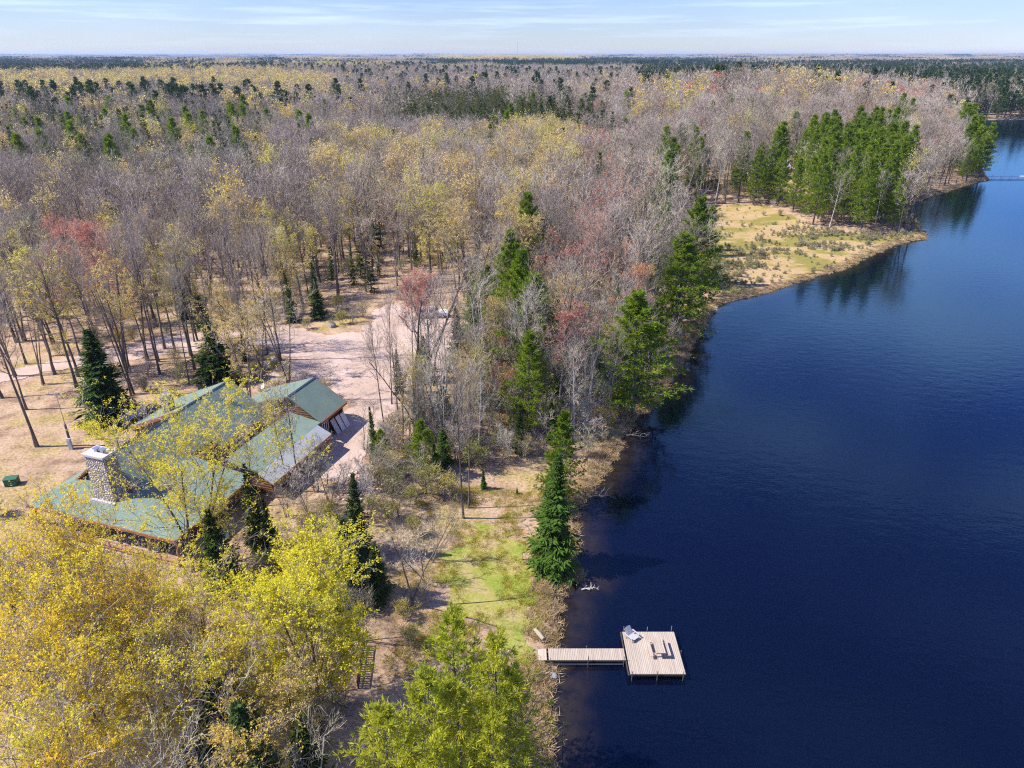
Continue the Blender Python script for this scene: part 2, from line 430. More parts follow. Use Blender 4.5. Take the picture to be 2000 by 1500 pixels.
for i in range(5):
    kit('bare', 0, deciduous(100+i, 18, .17+.02*(i % 3), .5+.05*(i % 3), 2.7+.28*i, 17, 6, 5, 3, tw=.021, stems=(1, 1, 2, 1, 3)[i]), M['bark'], [M['twig'], M['bud']])
for i in range(3):
    kit('bare', 1, deciduous(130+i, 18, .16, .48, 3.0+.3*i, 13, 5, 6, 3, tw=.033), M['bark'], [M['twig'], M['bud']])
    kit('bare', 2, deciduous(140+i, 17, .16, .5, 3.6, 9, 4, 4, 2, tw=.085), M['bark_grey'], [M['twig'], M['bud']])
for i in range(4):
    kit('bud', 0, deciduous(200+i, 16.5, .16, .36, 3.2+.3*i, 16, 6, 6, 3, leaf=3.6, lsize=.15, stems=(1, 2, 1, 2)[i]), M['bark'], [M['twig'], M['bud']])
for i in range(3):
    kit('bud', 1, deciduous(230+i, 16.5, .16, .42, 3.3+.3*i, 12, 5, 6, 2, leaf=1.35, lsize=.34, tw=.03), M['bark'], [M['twig'], M['bud']])
    kit('bud', 2, deciduous(240+i, 16, .16, .5, 3.8, 9, 4, 4, 0, leaf=2.0, lsize=.75, tw=.06), M['bark_grey'], [M['twig'], M['bud']])
for i in range(3):
    kit('gold', 0, deciduous(260+i, 15.5, .17, .22, 4.3+.3*i, 22, 7, 6, 4, leaf=3.5, lsize=.14, dens=.32, stems=(2, 1, 3)[i]), M['bark'], [M['twig_dark'], M['gold']])
kit('lime', 0, deciduous(271, 16, .18, .16, 4.9, 30, 7, 7, 4, leaf=9.0, lsize=.15, dens=.6, stems=2), M['bark'], [M['twig_dark'], M['lime']])
kit('airy', 0, deciduous(281, 16, .17, .2, 5.6, 28, 7, 6, 3, leaf=7, lsize=.13, dens=.42, stems=4), M['bark'], [M['twig_dark'], M['gold']])
for i in range(2):
    kit('maple', 0, deciduous(300+i, 15, .14, .55, 2.8, 15, 6, 6, 3, leaf=3.0, lsize=.14, dens=.65, stems=1+i), M['bark_grey'], [M['twig'], M['maple']])
    kit('maple', 1, deciduous(310+i, 16, .15, .42, 3.4, 12, 5, 6, 2, leaf=.75, lsize=.28, tw=.035), M['bark_grey'], [M['twig'], M['maple']])
    kit('maple', 2, deciduous(320+i, 16, .15, .5, 3.6, 9, 4, 4, 0, leaf=1.6, lsize=.6, tw=.07), M['bark_grey'], [M['twig'], M['maple']])
for i in range(3):
    kit('birch', 0, deciduous(400+i, 15, .12, .42, 2.6+.3*i, 14, 6, 5, 3, tw=.021, stems=1+i), M['birch'], [M['twig_pale'], M['bud']])
    kit('birch', 1, deciduous(410+i, 15, .15, .42, 2.8, 12, 5, 6, 3, tw=.035, stems=1+i % 2), M['birch'], [M['twig_pale'], M['bud']])
    kit('birch', 2, deciduous(420+i, 15, .2, .45, 3.2, 9, 4, 4, 2, tw=.08), M['birch'], [M['twig_pale'], M['bud']])
for i in range(3):
    kit('spruce', 0, spruce(500+i, 13, 2.5+.25*i, 330, 9), M['bark'], [M['spruce']])
    kit('spruce', 1, spruce(510+i, 14, 2.0+.2*i, 130, 6, .42), M['bark'], [M['spruce']])
    kit('spruce', 2, spruce(520+i, 14, 2.2, 46, 3, .6), M['bark'], [M['spruce']])
for i in range(2):
    kit('fir', 0, spruce(530+i, 13, 2.6, 420, 10, .28, .02), M['bark'], [M['fir']])
for i in range(4):
    kit('pine', 0, pine(600+i, 19, 4.1+.3*i, 17, 6, 15, 12, .52, .09, .1), M['bark'], [M['pine']])
for i in range(3):
    kit('pine', 1, pine(610+i, 20, 3.7, 15, 6, 7, 7, .75, .15, .14), M['bark'], [M['pine']])
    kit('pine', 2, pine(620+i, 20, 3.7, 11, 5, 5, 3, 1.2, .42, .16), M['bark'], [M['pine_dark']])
for i in range(3):
    kit('cedar', 1, spruce(640+i, 11, 1.5, 120, 5, .5, .05, .2, .6), M['bark'], [M['cedar']])
    kit('cedar', 2, spruce(650+i, 11, 1.7, 44, 3, .65, .05, .2, .6), M['bark'], [M['cedar']])
for i in range(3):
    kit('larch', 0, pine(660+i, 15, 4.5, 20, 4, 11, 9, .40, .062, .08, .14, .15, .6), M['bark'], [M['larch']])
for i in range(4):
    kit('sapling', 0, deciduous(700+i, 6.5, .05, .2, 1.7, 10, 5, 5, 3, tw=.02, stems=2+i % 3, fan=(.4, .8)), M['bark_grey'], [M['twig_pale'], M['shrub']])
for i in range(3):
    kit('bush', 0, deciduous(720+i, 2.6, .03, .1, 1.3, 10, 5, 4, 2, leaf=(1.6, .6, 0)[i], lsize=.14, tw=.02, stems=4, fan=(.5, 1.0)), M['bark_grey'], [M['twig'], M['shrub']])

# ------------------------------------------------------------------ tagging and trees as things
def tag(o, label, cat, group=None, kind=None):
    if label: o['label'] = label
    if cat: o['category'] = cat
    if group: o['group'] = group
    if kind: o['kind'] = kind
    return o
def thing(name, label, cat, loc=(0, 0, 0), rz=0.0, group=None):
    o = bpy.data.objects.new(name, None); COL.objects.link(o)
    o.location = loc; o.rotation_euler = (0, 0, rz); o.empty_display_size = .3
    return tag(o, label, cat, group)

NAMES = {'bare': ('bare_tree', 'bare tree'), 'bud': ('budding_tree', 'budding tree'), 'gold': ('golden_leaf_tree', 'golden tree'), 'lime': ('yellow_leaf_tree', 'yellow tree'),
 'airy': ('yellow_leaf_tree', 'yellow tree'), 'maple': ('red_maple_tree', 'red maple'), 'birch': ('birch_tree', 'birch'), 'spruce': ('spruce_tree', 'spruce'),
 'fir': ('fir_tree', 'fir'), 'pine': ('pine_tree', 'pine'), 'cedar': ('cedar_tree', 'cedar'), 'larch': ('larch_tree', 'larch'), 'sapling': ('bare_sapling', 'sapling'), 'bush': ('shrub', 'shrub')}
def tree(kind, lod, i, loc, sc, rz, label, group=None, tilt=None):
    nm, cat = NAMES[kind]
    r = bpy.data.objects.new(nm, None); COL.objects.link(r)
    r.location = loc; r.rotation_euler = (tilt[0], tilt[1], rz) if tilt else (rng.normal()*.022, rng.normal()*.022, rz)
    r.scale = sc if np.ndim(sc) else (sc, sc, sc)
    tag(r, label, cat, group)
    for part in ('trunk', 'crown'):
        c = bpy.data.objects.new(part, kmesh(kind, lod, i, part)); COL.objects.link(c); c.parent = r
    return r

def scatter(name, pts, scl, rot, idx, meshes, label=None, cat=None):
    n = len(pts)
    if n == 0: return None
    me = bpy.data.meshes.new(name); me.vertices.add(n); me.vertices.foreach_set('co', np.asarray(pts, np.float32).ravel())
    a = me.attributes.new('scl', 'FLOAT_VECTOR', 'POINT'); a.data.foreach_set('vector', np.asarray(scl, np.float32).ravel())
    a = me.attributes.new('rot', 'FLOAT_VECTOR', 'POINT'); a.data.foreach_set('vector', np.stack([0*rot, 0*rot, rot], 1).astype(np.float32).ravel())
    a = me.attributes.new('idx', 'INT', 'POINT'); a.data.foreach_set('value', np.asarray(idx, np.int32))
    o = bpy.data.objects.new(name, me); COL.objects.link(o)
    sc = bpy.data.collections.new(name+'_kinds')
    for k, m in enumerate(meshes):
        so = bpy.data.objects.new('%s_kind_%02d' % (name, k), m); sc.objects.link(so)
    g = bpy.data.node_groups.new(name+'_scatter', 'GeometryNodeTree')
    g.interface.new_socket('Geometry', in_out='INPUT', socket_type='NodeSocketGeometry')
    g.interface.new_socket('Geometry', in_out='OUTPUT', socket_type='NodeSocketGeometry')
    gi = g.nodes.new('NodeGroupInput'); go = g.nodes.new('NodeGroupOutput')
    ci = g.nodes.new('GeometryNodeCollectionInfo'); ci.inputs['Collection'].default_value = sc
    ci.inputs['Separate Children'].default_value = True; ci.inputs['Reset Children'].default_value = True
    ip = g.nodes.new('GeometryNodeInstanceOnPoints'); ip.inputs['Pick Instance'].default_value = True
    def attr(nm, t):
        q = g.nodes.new('GeometryNodeInputNamedAttribute'); q.data_type = t; q.inputs['Name'].default_value = nm
        return [x for x in q.outputs if x.enabled and x.name == 'Attribute'][0]
    L = g.links.new
    L(gi.outputs[0], ip.inputs['Points']); L(ci.outputs[0], ip.inputs['Instance']); L(attr('idx', 'INT'), ip.inputs['Instance Index'])
    L(attr('rot', 'FLOAT_VECTOR'), ip.inputs['Rotation']); L(attr('scl', 'FLOAT_VECTOR'), ip.inputs['Scale']); L(ip.outputs[0], go.inputs[0])
    md = o.modifiers.new('scatter', 'NODES'); md.node_group = g
    tag(o, label, cat, None, 'stuff')
    return o
#%%TERRAIN
# ------------------------------------------------------------------ the ground
def ground_mat():
    m, nt = nodes('forest_floor')
    a = ramp(nt, noise(nt, .35, 5), [(.34, (.22,.145,.095)), (.5, (.38,.26,.165)), (.68, (.45,.325,.215))])
    g = ramp(nt, noise(nt, .11, 4), [(.52, (0, 0, 0)), (.68, (1, 1, 1))])
    fine = noise(nt, 3.2, 4, rough=.75)
    grs = ramp(nt, fine, [(.35, (.26,.22,.045)), (.65, (.43,.34,.085))])
    c = mixc(nt, N(nt, 'ShaderNodeMath', operation='MULTIPLY', ins={0: g, 1: .6}).outputs[0], a, grs)
    v = ramp(nt, fine, [(.3, (.48, .45, .43)), (.5, (1, 1, 1)), (.72, (1.28, 1.25, 1.2))])
    princ(nt, mixc(nt, 1, c, v, 'MULTIPLY'), .95, fine, .6, .12, .05)
    return m
rows = np.concatenate([np.linspace(-60, 20, 60)[:-1], np.geomspace(80, 32000, 560)-60])
cols = np.linspace(-1.5, 1.5, 380)
GX = cols[None]*(rows[:, None]+95); GY = np.repeat(rows[:, None], len(cols), 1)
GZ = terrain(GX.ravel(), GY.ravel())
g = MB(); ii = np.arange(len(rows)*len(cols)).reshape(len(rows), len(cols))
g.add(np.stack([GX.ravel(), GY.ravel(), GZ], 1), np.stack([ii[:-1, :-1], ii[:-1, 1:], ii[1:, 1:], ii[1:, :-1]], -1).reshape(-1, 4))
tag(g.build('ground', ground_mat(), smooth=True), 'leaf covered forest floor around the lodge and lake', None, None, 'structure')

def water_mat():
    m, nt = nodes('lake_water')
    tc = N(nt, 'ShaderNodeTexCoord').outputs['Object']
    mp = N(nt, 'ShaderNodeMapping', ins={'Vector': tc, 'Rotation': (0, 0, .35), 'Scale': (.55, 1.0, 1)}).outputs[0]
    w1 = N(nt, 'ShaderNodeTexNoise', ins={'Vector': mp, 'Scale': .75, 'Detail': 4, 'Roughness': .55}).outputs['Fac']
    w2 = N(nt, 'ShaderNodeTexNoise', ins={'Vector': mp, 'Scale': 3.4, 'Detail': 2}).outputs['Fac']
    gust = N(nt, 'ShaderNodeTexNoise', ins={'Vector': tc, 'Scale': .022, 'Detail': 3}).outputs['Fac']
    h = N(nt, 'ShaderNodeMath', operation='MULTIPLY_ADD', ins={0: w2, 1: .28, 2: w1}).outputs[0]
    b = N(nt, 'ShaderNodeBump', ins={'Strength': .26, 'Distance': .10, 'Height': h})
    rr = N(nt, 'ShaderNodeMapRange', ins={'Value': gust, 'From Min': .35, 'From Max': .65, 'To Min': .02, 'To Max': .09}).outputs[0]
    sh = N(nt, 'ShaderNodeAttribute', attribute_name='shallow_reflection').outputs['Fac']
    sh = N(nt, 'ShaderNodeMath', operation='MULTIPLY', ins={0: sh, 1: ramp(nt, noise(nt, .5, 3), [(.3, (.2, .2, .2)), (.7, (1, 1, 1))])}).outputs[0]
    df = N(nt, 'ShaderNodeBsdfDiffuse', ins={'Color': mixc(nt, sh, (.0014, .0028, .011), (.045, .030, .014))})  # shore brown painted in for tree reflections, along with tannin shallows
    gl = N(nt, 'ShaderNodeBsdfGlossy', ins={'Color': (.45, .78, 1, 1), 'Roughness': rr, 'Normal': b.outputs[0]})
    fr = N(nt, 'ShaderNodeFresnel', ins={'IOR': 1.40, 'Normal': b.outputs[0]})
    mx = N(nt, 'ShaderNodeMixShader', ins={0: fr.outputs[0]}); nt.links.new(df.outputs[0], mx.inputs[1]); nt.links.new(gl.outputs[0], mx.inputs[2])
    o = N(nt, 'ShaderNodeOutputMaterial'); nt.links.new(mx.outputs[0], o.inputs[0])
    return m
wx = np.concatenate([[-40], np.arange(-4, 216, 1.2), [230, 260, 320, 420, 680]]); wy = np.concatenate([[-95, -40, 0], np.arange(14, 306, 1.2), [330, 380, 450, 540, 640]])
WX, WY = np.meshgrid(wx, wy); wi = np.arange(WX.size).reshape(WX.shape)
w = MB(); w.add(np.stack([WX.ravel(), WY.ravel(), 0*WX.ravel()], 1), np.stack([wi[:-1, :-1], wi[:-1, 1:], wi[1:, 1:], wi[1:, :-1]], -1).reshape(-1, 4))
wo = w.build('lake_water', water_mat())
at_ = wo.data.attributes.new('shallow_reflection', 'FLOAT', 'POINT'); at_.data.foreach_set('value', np.clip(1-np.abs(shore_dist(WX.ravel(), WY.ravel()))/4.0, 0, 1).astype(np.float32))  # shore band that carries the painted reflection brown
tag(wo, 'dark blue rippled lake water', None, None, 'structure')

def sheet(name, poly, cell, off, mat, label, rag=.5, seed=1, kind='structure'):
    P = np.array(poly); x0, y0 = P.min(0)-1; x1, y1 = P.max(0)+1
    xs = np.arange(x0, x1, cell); ys = np.arange(y0, y1, cell)
    X, Y = np.meshgrid(xs, ys)
    dx = (fbm(X/1.7, Y/1.7, seed)-.5)*4*rag; dy = (fbm(X/1.7, Y/1.7, seed+50)-.5)*4*rag
    ok = inside(X+dx, Y+dy, poly)
    Z = np.zeros_like(X); Z[:] = terrain(X.ravel(), Y.ravel()).reshape(X.shape)+off
    ii = np.arange(X.size).reshape(X.shape)
    q = np.stack([ii[:-1, :-1], ii[:-1, 1:], ii[1:, 1:], ii[1:, :-1]], -1)
    keep = ok[:-1, :-1] & ok[:-1, 1:] & ok[1:, 1:] & ok[1:, :-1]
    q = q[keep]; used, inv = np.unique(q, return_inverse=True)
    mb = MB(); mb.add(np.stack([X.ravel(), Y.ravel(), Z.ravel()], 1)[used], inv.reshape(-1, 4))
    o = mb.build(name, mat, smooth=True)
    return tag(o, label, None, None, kind)

GRAVEL = wpoly([(-80,742),(0,727),(90,706),(160,696),(250,672),(340,654),(430,648),(500,640),(560,636),(640,655),(700,648),(722,628),(735,603),(770,592),(830,600),(880,612),(908,640),
 (905,690),(880,722),(815,765),(775,800),(755,832),(738,862),(716,892),(700,918),(668,948),(630,940),(610,880),(690,790),(600,745),(520,748),(545,712),(560,698),(500,676),(430,690),(350,691),(270,701),(170,714),(90,728),(0,750),(-80,772)])
LAWN = wpoly([(872,1062),(925,1025),(1000,1040),(1022,1092),(1066,1142),(1058,1190),(1032,1230),(1050,1275),(1044,1310),(985,1310),(950,1230),(900,1185),(862,1140)])
MARSH = wpoly([(1305,425),(1350,405),(1430,398),(1500,402),(1590,442),(1640,452),(1720,462),(1795,452),(1798,464),(1740,475),(1715,486),(1688,498),(1645,520),(1598,533),(1500,564),(1408,588),(1385,560),(1345,525),(1290,470)])
m, nt = nodes('gravel')
fine = noise(nt, 7, 4, rough=.8)
c = mixc(nt, ramp(nt, noise(nt, .9, 5, rough=.7, sc=(1, .35, 1)), [(.52, (0, 0, 0)), (.7, (.55, .55, .55))]), ramp(nt, noise(nt, .18, 4), [(.35, (.42,.305,.235)), (.65, (.53,.40,.33))]), (.33, .225, .165))
princ(nt, mixc(nt, 1, c, ramp(nt, fine, [(.3, (.8, .8, .8)), (.7, (1.14, 1.14, 1.14))]), 'MULTIPLY'), .95, fine, .3, .03, .05)
sheet('gravel_drive', GRAVEL, .25, .06, m, 'pinkish gravel drive and parking area beside the lodge', .55, 3)
m, nt = nodes('lawn_grass')
fine = noise(nt, 4, 4, rough=.8)
c = ramp(nt, noise(nt, .3, 4), [(.32, (.40,.29,.16)), (.46, (.33,.30,.08)), (.6, (.23,.27,.045))])
princ(nt, mixc(nt, 1, c, ramp(nt, fine, [(.3, (.7, .7, .7)), (.7, (1.2, 1.2, 1.2))]), 'MULTIPLY'), .95, fine, .6, .08, .05)
sheet('lawn', LAWN, .14, .035, m, 'yellow green lawn sloping to the dock', 1.1, 9)
m, nt = nodes('marsh_sedge')
fine = noise(nt, 1.4, 4, rough=.8)
c = ramp(nt, noise(nt, .06, 4, sc=(1, 1.6, 1)), [(.40, (.43,.30,.16)), (.49, (.39,.28,.12)), (.54, (.25,.21,.055)), (.7, (.22,.20,.06))])
princ(nt, mixc(nt, 1, c, ramp(nt, fine, [(.3, (.75, .75, .75)), (.7, (1.15, 1.15, 1.15))]), 'MULTIPLY'), .95, fine, .6, .15, .05)
sheet('marsh_meadow', MARSH, 1.0, .10, m, 'tan sedge meadow with olive patches along the lake', 1.2, 14)
#%%BUILDINGS
# ------------------------------------------------------------------ lodge and garage (local axes: u along the ridge, w to its right)
O_ = np.array([-34.7, 77.8]); U_ = np.array([.317, .948]); W_ = np.array([.948, -.317])
HROT = -math.asin(.317)
def L3(u, w, z): p = O_+u*U_+w*W_; return np.array([p[0], p[1], z])
AXH = np.array([[W_[0], W_[1], 0], [U_[0], U_[1], 0], [0, 0, 1.]])      # box axes: x=w, y=u
def hbox(mb, u0, u1, w0, w1, z0, z1, mat=0):
    mb.box(L3((u0+u1)/2, (w0+w1)/2, (z0+z1)/2), (abs(w1-w0), abs(u1-u0), z1-z0), mat=mat, ax=AXH)
def shingle():
    m, nt = nodes('green_shingles')
    tc = N(nt, 'ShaderNodeTexCoord').outputs['Object']
    geo = N(nt, 'ShaderNodeSeparateXYZ', ins={0: tc}).outputs['Z']
    row = N(nt, 'ShaderNodeMath', operation='MULTIPLY', ins={0: geo, 1: 17.0}).outputs[0]
    fr = N(nt, 'ShaderNodeMath', operation='FRACT', ins={0: row}).outputs[0]
    line = ramp(nt, fr, [(0, (.72, .72, .72)), (.2, (.97, .97, .97)), (1, (1.02, 1.02, 1.02))])
    n1 = noise(nt, 5.0, 4, rough=.75); n2 = noise(nt, .5, 3)
    c = ramp(nt, n1, [(.3, (.145,.198,.158)), (.55, (.172,.228,.184)), (.75, (.20,.258,.212))])
    c = mixc(nt, 1, c, ramp(nt, n2, [(.3, (.88, .9, .92)), (.7, (1.1, 1.08, 1.04))]), 'MULTIPLY')
    st = ramp(nt, noise(nt, 1.1, 5, rough=.7), [(.55, (0, 0, 0)), (.78, (.3, .3, .3))])
    c = mixc(nt, st, c, (.17, .165, .11))
    princ(nt, mixc(nt, 1, c, line, 'MULTIPLY'), .9, n1, .3, .03, .15)
    return m
def logs():
    m, nt = nodes('log_wall')
    tc = N(nt, 'ShaderNodeTexCoord').outputs['Object']
    z = N(nt, 'ShaderNodeSeparateXYZ', ins={0: tc}).outputs['Z']
    s = N(nt, 'ShaderNodeMath', operation='FRACT', ins={0: N(nt, 'ShaderNodeMath', operation='MULTIPLY', ins={0: z, 1: 3.4}).outputs[0]}).outputs[0]
    tri = N(nt, 'ShaderNodeMath', operation='PINGPONG', ins={0: s, 1: .5}).outputs[0]
    n1 = noise(nt, 2.2, 4, sc=(.4, .4, 4))
    c = ramp(nt, n1, [(.3, (.12,.055,.028)), (.7, (.26,.13,.065))])
    c = mixc(nt, 1, c, ramp(nt, tri, [(0, (.35, .33, .3)), (.12, (1, 1, 1))]), 'MULTIPLY')
    princ(nt, c, .7, tri, .6, .12, .2)
    return m
def stone():
    m, nt = nodes('round_stone_masonry')
    tc = N(nt, 'ShaderNodeTexCoord').outputs['Object']
    v1 = N(nt, 'ShaderNodeTexVoronoi', feature='DISTANCE_TO_EDGE', ins={'Vector': tc, 'Scale': 4.2}).outputs['Distance']
    vc = N(nt, 'ShaderNodeTexVoronoi', ins={'Vector': tc, 'Scale': 4.2}).outputs['Color']
    g_ = N(nt, 'ShaderNodeSeparateColor', ins={0: vc}).outputs[0]
    c = ramp(nt, g_, [(0, (.28,.24,.21)), (.5, (.46,.41,.36)), (1, (.60,.55,.49))])
    c = mixc(nt, ramp(nt, v1, [(.02, (1, 1, 1)), (.09, (0, 0, 0))]), c, (.11, .09, .08))
    princ(nt, c, .85, v1, 1.0, .25, .2)
    return m
M['roof'] = shingle(); M['logs'] = logs(); M['stone'] = stone()
M['trim'] = plain('stained_trim', (.34,.13,.06), (.24,.09,.045), .6, 3)
M['concrete'] = plain('concrete_cap', (.50,.47,.49), (.42,.39,.41), .8, 3)
M['metal'] = plain('dull_metal', (.45,.46,.48), (.35,.36,.38), .35, 5, metal=.8)
M['dark'] = plain('dark_void', (.03,.026,.024))
M['glass'] = plain('window_glass', (.02,.03,.045), (.015,.02,.03), .06, 2, spec=.8)
M['white'] = plain('white_paint', (.72,.72,.74), (.62,.62,.64), .5, 2)
M['pale_roof'] = plain('pale_metal_roof', (.40,.41,.405), (.33,.335,.33), .7, 1.2)
M['deck'] = plain('weathered_deck', (.50,.40,.33), (.38,.30,.25), .8, 5)
M['rail'] = plain('peeled_log_rail', (.45,.20,.11), (.32,.14,.08), .6, 3)
M['ridgecap'] = plain('dark_ridge_cap', (.055,.085,.10), (.04,.06,.075), .7, 4)

lodge = thing('lodge', 'large log lodge with green shingle roof and tall stone chimney', 'house', L3(-10, 0, 2.9))
INV = Matrix.Translation(-Vector(lodge.location))
def hp(mb, name, mats, parent, smooth=False):
    o = mb.build(name, mats, smooth=smooth)
    root = parent
    o.parent = parent
    o.matrix_parent_inverse = parent_world(parent).inverted()
    return o
def parent_world(p):
    return Matrix.Translation(p.location) @ p.rotation_euler.to_matrix().to_4x4() if p.parent is None else (p.matrix_parent_inverse and parent_world(p.parent) @ p.matrix_parent_inverse)
RT = .22
prof_rear = [(-8.0, 6.5), (0, 10.0), (5.1, 6.4)]
prof_front = [(-6.3, 5.75), (-3.8, 6.9), (0, 9.9), (3.8, 6.9), (11.7, 5.75)]
def zprof(pr, w): return float(np.interp(w, [p[0] for p in pr], [p[1] for p in pr]))
mb = MB()                                            # walls: prisms under the roof planes
def wallprism(mb, pr, u0, u1, w0, w1, drop, zb=2.6):
    ws = sorted([w0, w1]+[p[0] for p in pr if w0 < p[0] < w1])
    top = [(w, zprof(pr, w)-drop) for w in ws]
    ring = [(w0, zb)]+top+[(w1, zb)]
    for u in (u0, u1): mb.poly([L3(u, w, z) for w, z in ring])
    for (wa, za), (wb, zb_) in zip(ring[:-1], ring[1:]):
        mb.poly([L3(u0, wa, za), L3(u1, wa, za), L3(u1, wb, zb_), L3(u0, wb, zb_)])
wallprism(mb, prof_rear, -8.2, -.2, -7.2, 4.3, .30)
wallprism(mb, prof_front, -18.3, -8.4, -5.4, 4.6, .32)
wallprism(mb, [(-5.4, 5.75), (10.6, 5.75)], -19.9, -18.32, -5.4, 10.6, .1)
wallprism(mb, [(4.6, 6.8), (11.7, 5.75)], -18.3, -12.2, 4.65, 10.6, .32)
hp(mb, 'wall', M['logs'], lodge)
mb = MB(); cap = MB(); rake = MB()
def rslope(mb, a, b, c, d): mb.slab([a, b, c, d], RT)
u0, u1 = -8.2, .5
rslope(mb, L3(u0, 0, 10), L3(u1, 0, 10), L3(u1, -8, 6.5), L3(u0, -8, 6.5))
rslope(mb, L3(u1, 0, 10), L3(u0, 0, 10), L3(u0, 5.1, 6.4), L3(u1, 5.1, 6.4))
rear_roof = hp(mb, 'roof', M['roof'], lodge)
cap.slab([L3(u0, .16, 9.96), L3(u1, .16, 9.96), L3(u1, 0, 10.07), L3(u0, 0, 10.07)], .05)
mb = MB(); f0, f1 = -18.9, -8.2
rslope(mb, L3(f0, 0, 9.9), L3(f1, 0, 9.9), L3(f1, -3.8, 6.9), L3(f0, -3.8, 6.9))
rslope(mb, L3(f1, 0, 9.9), L3(f0, 0, 9.9), L3(f0, 3.8, 6.9), L3(f1, 3.8, 6.9))
front_roof = hp(mb, 'roof', M['roof'], lodge)
cap.slab([L3(f0, .2, 9.8), L3(f1, .2, 9.8), L3(f1, 0, 9.97), L3(f0, 0, 9.97)], .05)
mb = MB()
e = .004
rslope(mb, L3(-19.4, -3.8, 6.9-e), L3(f1, -3.8, 6.9-e), L3(f1, -6.3, 5.75), L3(-23.0, -6.3, 5.75))
rslope(mb, L3(-11.6, 3.8, 6.9-e), L3(-19.4, 3.8, 6.9-e), L3(-23.0, 11.7, 5.75), L3(-11.6, 11.7, 5.75))
rslope(mb, L3(-19.4, 3.8, 6.9-e), L3(-19.4, -3.8, 6.9-e), L3(-23.0, -6.3, 5.75), L3(-23.0, 11.7, 5.75))
mb.slab([L3(-19.4, -3.8, 6.88), L3(-19.4, 3.8, 6.88), L3(-18.2, 3.8, 6.95), L3(-18.2, -3.8, 6.95)], .15)
hp(mb, 'porch_roof', M['roof'], lodge)
hp(cap, 'ridge_cap', M['ridgecap'], lodge)
for sgn, we, ze in ((-1, -3.95, 6.79), (1, 3.95, 6.79)):   # gable rake boards
    for du, dz, hh in ((0, 0, .34), (-.14, .02, .2)):
        rake.slab([L3(f0-.02+du, 0, 9.92+dz), L3(f0-.13+du, 0, 9.92+dz), L3(f0-.13+du, we, ze+dz), L3(f0-.02+du, we, ze+dz)], hh)
hp(rake, 'rake_board', M['trim'], lodge); rake = MB()
rake.slab([L3(-8.22, -8, 6.52), L3(-8.34, -8, 6.52), L3(-8.34, -.3, 9.88), L3(-8.22, -.3, 9.88)], .42)
hp(rake, 'rake_board', M['trim'], lodge)
fas = MB()
fas.slab([L3(-23.02, -6.3, 5.74), L3(-23.1, -6.3, 5.74), L3(-23.1, 11.7, 5.74), L3(-23.02, 11.7, 5.74)], .26)
fas.slab([L3(-11.6, 11.72, 5.74), L3(-11.6, 11.8, 5.74), L3(-23.1, 11.8, 5.74), L3(-23.1, 11.72, 5.74)], .26)
fas.slab([L3(.5, 5.12, 6.38), L3(.5, 5.2, 6.38), L3(-8.2, 5.2, 6.38), L3(-8.2, 5.12, 6.38)], .26)
hp(fas, 'fascia', M['trim'], lodge)
ch = MB()                                            # great chimney, slightly battered
def taper(mb, u, w, z0, z1, a0, b0, a1, b1):
    q = [L3(u+s*b, w+t*a, z) for z, a, b in ((z0, a0, b0), (z1, a1, b1)) for s, t in ((-1, -1), (-1, 1), (1, 1), (1, -1))]
    mb.add(q, [[0, 1, 5, 4], [1, 2, 6, 5], [2, 3, 7, 6], [3, 0, 4, 7], [4, 5, 6, 7]])
taper(ch, -19.9, 1.5, 5.6, 11.3, 1.3, .9, 1.14, .75)
chim = hp(ch, 'chimney', M['stone'], lodge)
cp = MB(); hbox(cp, -19.9-.9, -19.9+.9, 1.5-1.3, 1.5+1.3, 11.3, 11.52)
chcap = hp(cp, 'chimney_cap', M['concrete'], chim)
for dw in (-.45, .3):
    fl = MB(); hbox(fl, -20.05, -19.7, 1.5+dw, 1.5+dw+.36, 11.52, 11.8); hbox(fl, -20.15, -19.6, 1.5+dw-.1, 1.5+dw+.46, 11.84, 11.9)
    hp(fl, 'flue', M['metal'], chim)
ms = MB(); hbox(ms, -21.1, -20.8, 0, 3.0, 6.2, 6.55); hp(ms, 'flashing', M['concrete'], lodge)
sc_ = MB(); hbox(sc_, -7.2, -6.3, -3.3, -2.3, 7.6, 10.5); sch = hp(sc_, 'small_chimney', M['stone'], lodge)
sc2 = MB(); hbox(sc2, -7.3, -6.2, -3.4, -2.2, 10.5, 10.62); hbox(sc2, -7.1, -6.4, -3.15, -2.45, 10.62, 10.95); hbox(sc2, -7.25, -6.25, -3.3, -2.3, 10.95, 11.05)
hp(sc2, 'chimney_cap', M['metal'], sch)
vp = MB(); vp.tube([L3(-15.8, -.9, 8.7), L3(-15.8, -.9, 10.4)], .05, 6); hp(vp, 'vent_pipe', M['ridgecap'], lodge)
def window(u0_, u1_, w_, z0_, z1_, par):
    fr = MB(); hbox(fr, u0_, u1_, w_, w_+.1, z0_, z0_+.12); hbox(fr, u0_, u1_, w_, w_+.1, z1_-.12, z1_)
    n = 3
    for k in range(n+1):
        x = u0_+(u1_-u0_-.12)*k/n; hbox(fr, x, x+.12, w_+.003, w_+.103, z0_+.12, z1_-.12)
    wf = hp(fr, 'window', M['white'], par)
    gl = MB(); hbox(gl, u0_+.05, u1_-.05, w_-.02, w_+.05, z0_+.05, z1_-.05); hp(gl, 'pane', M['glass'], wf)
window(-6.2, -3.8, 4.3, 4.5, 5.95, lodge)
window(-2.9, -1.2, 4.3, 4.6, 5.9, lodge)
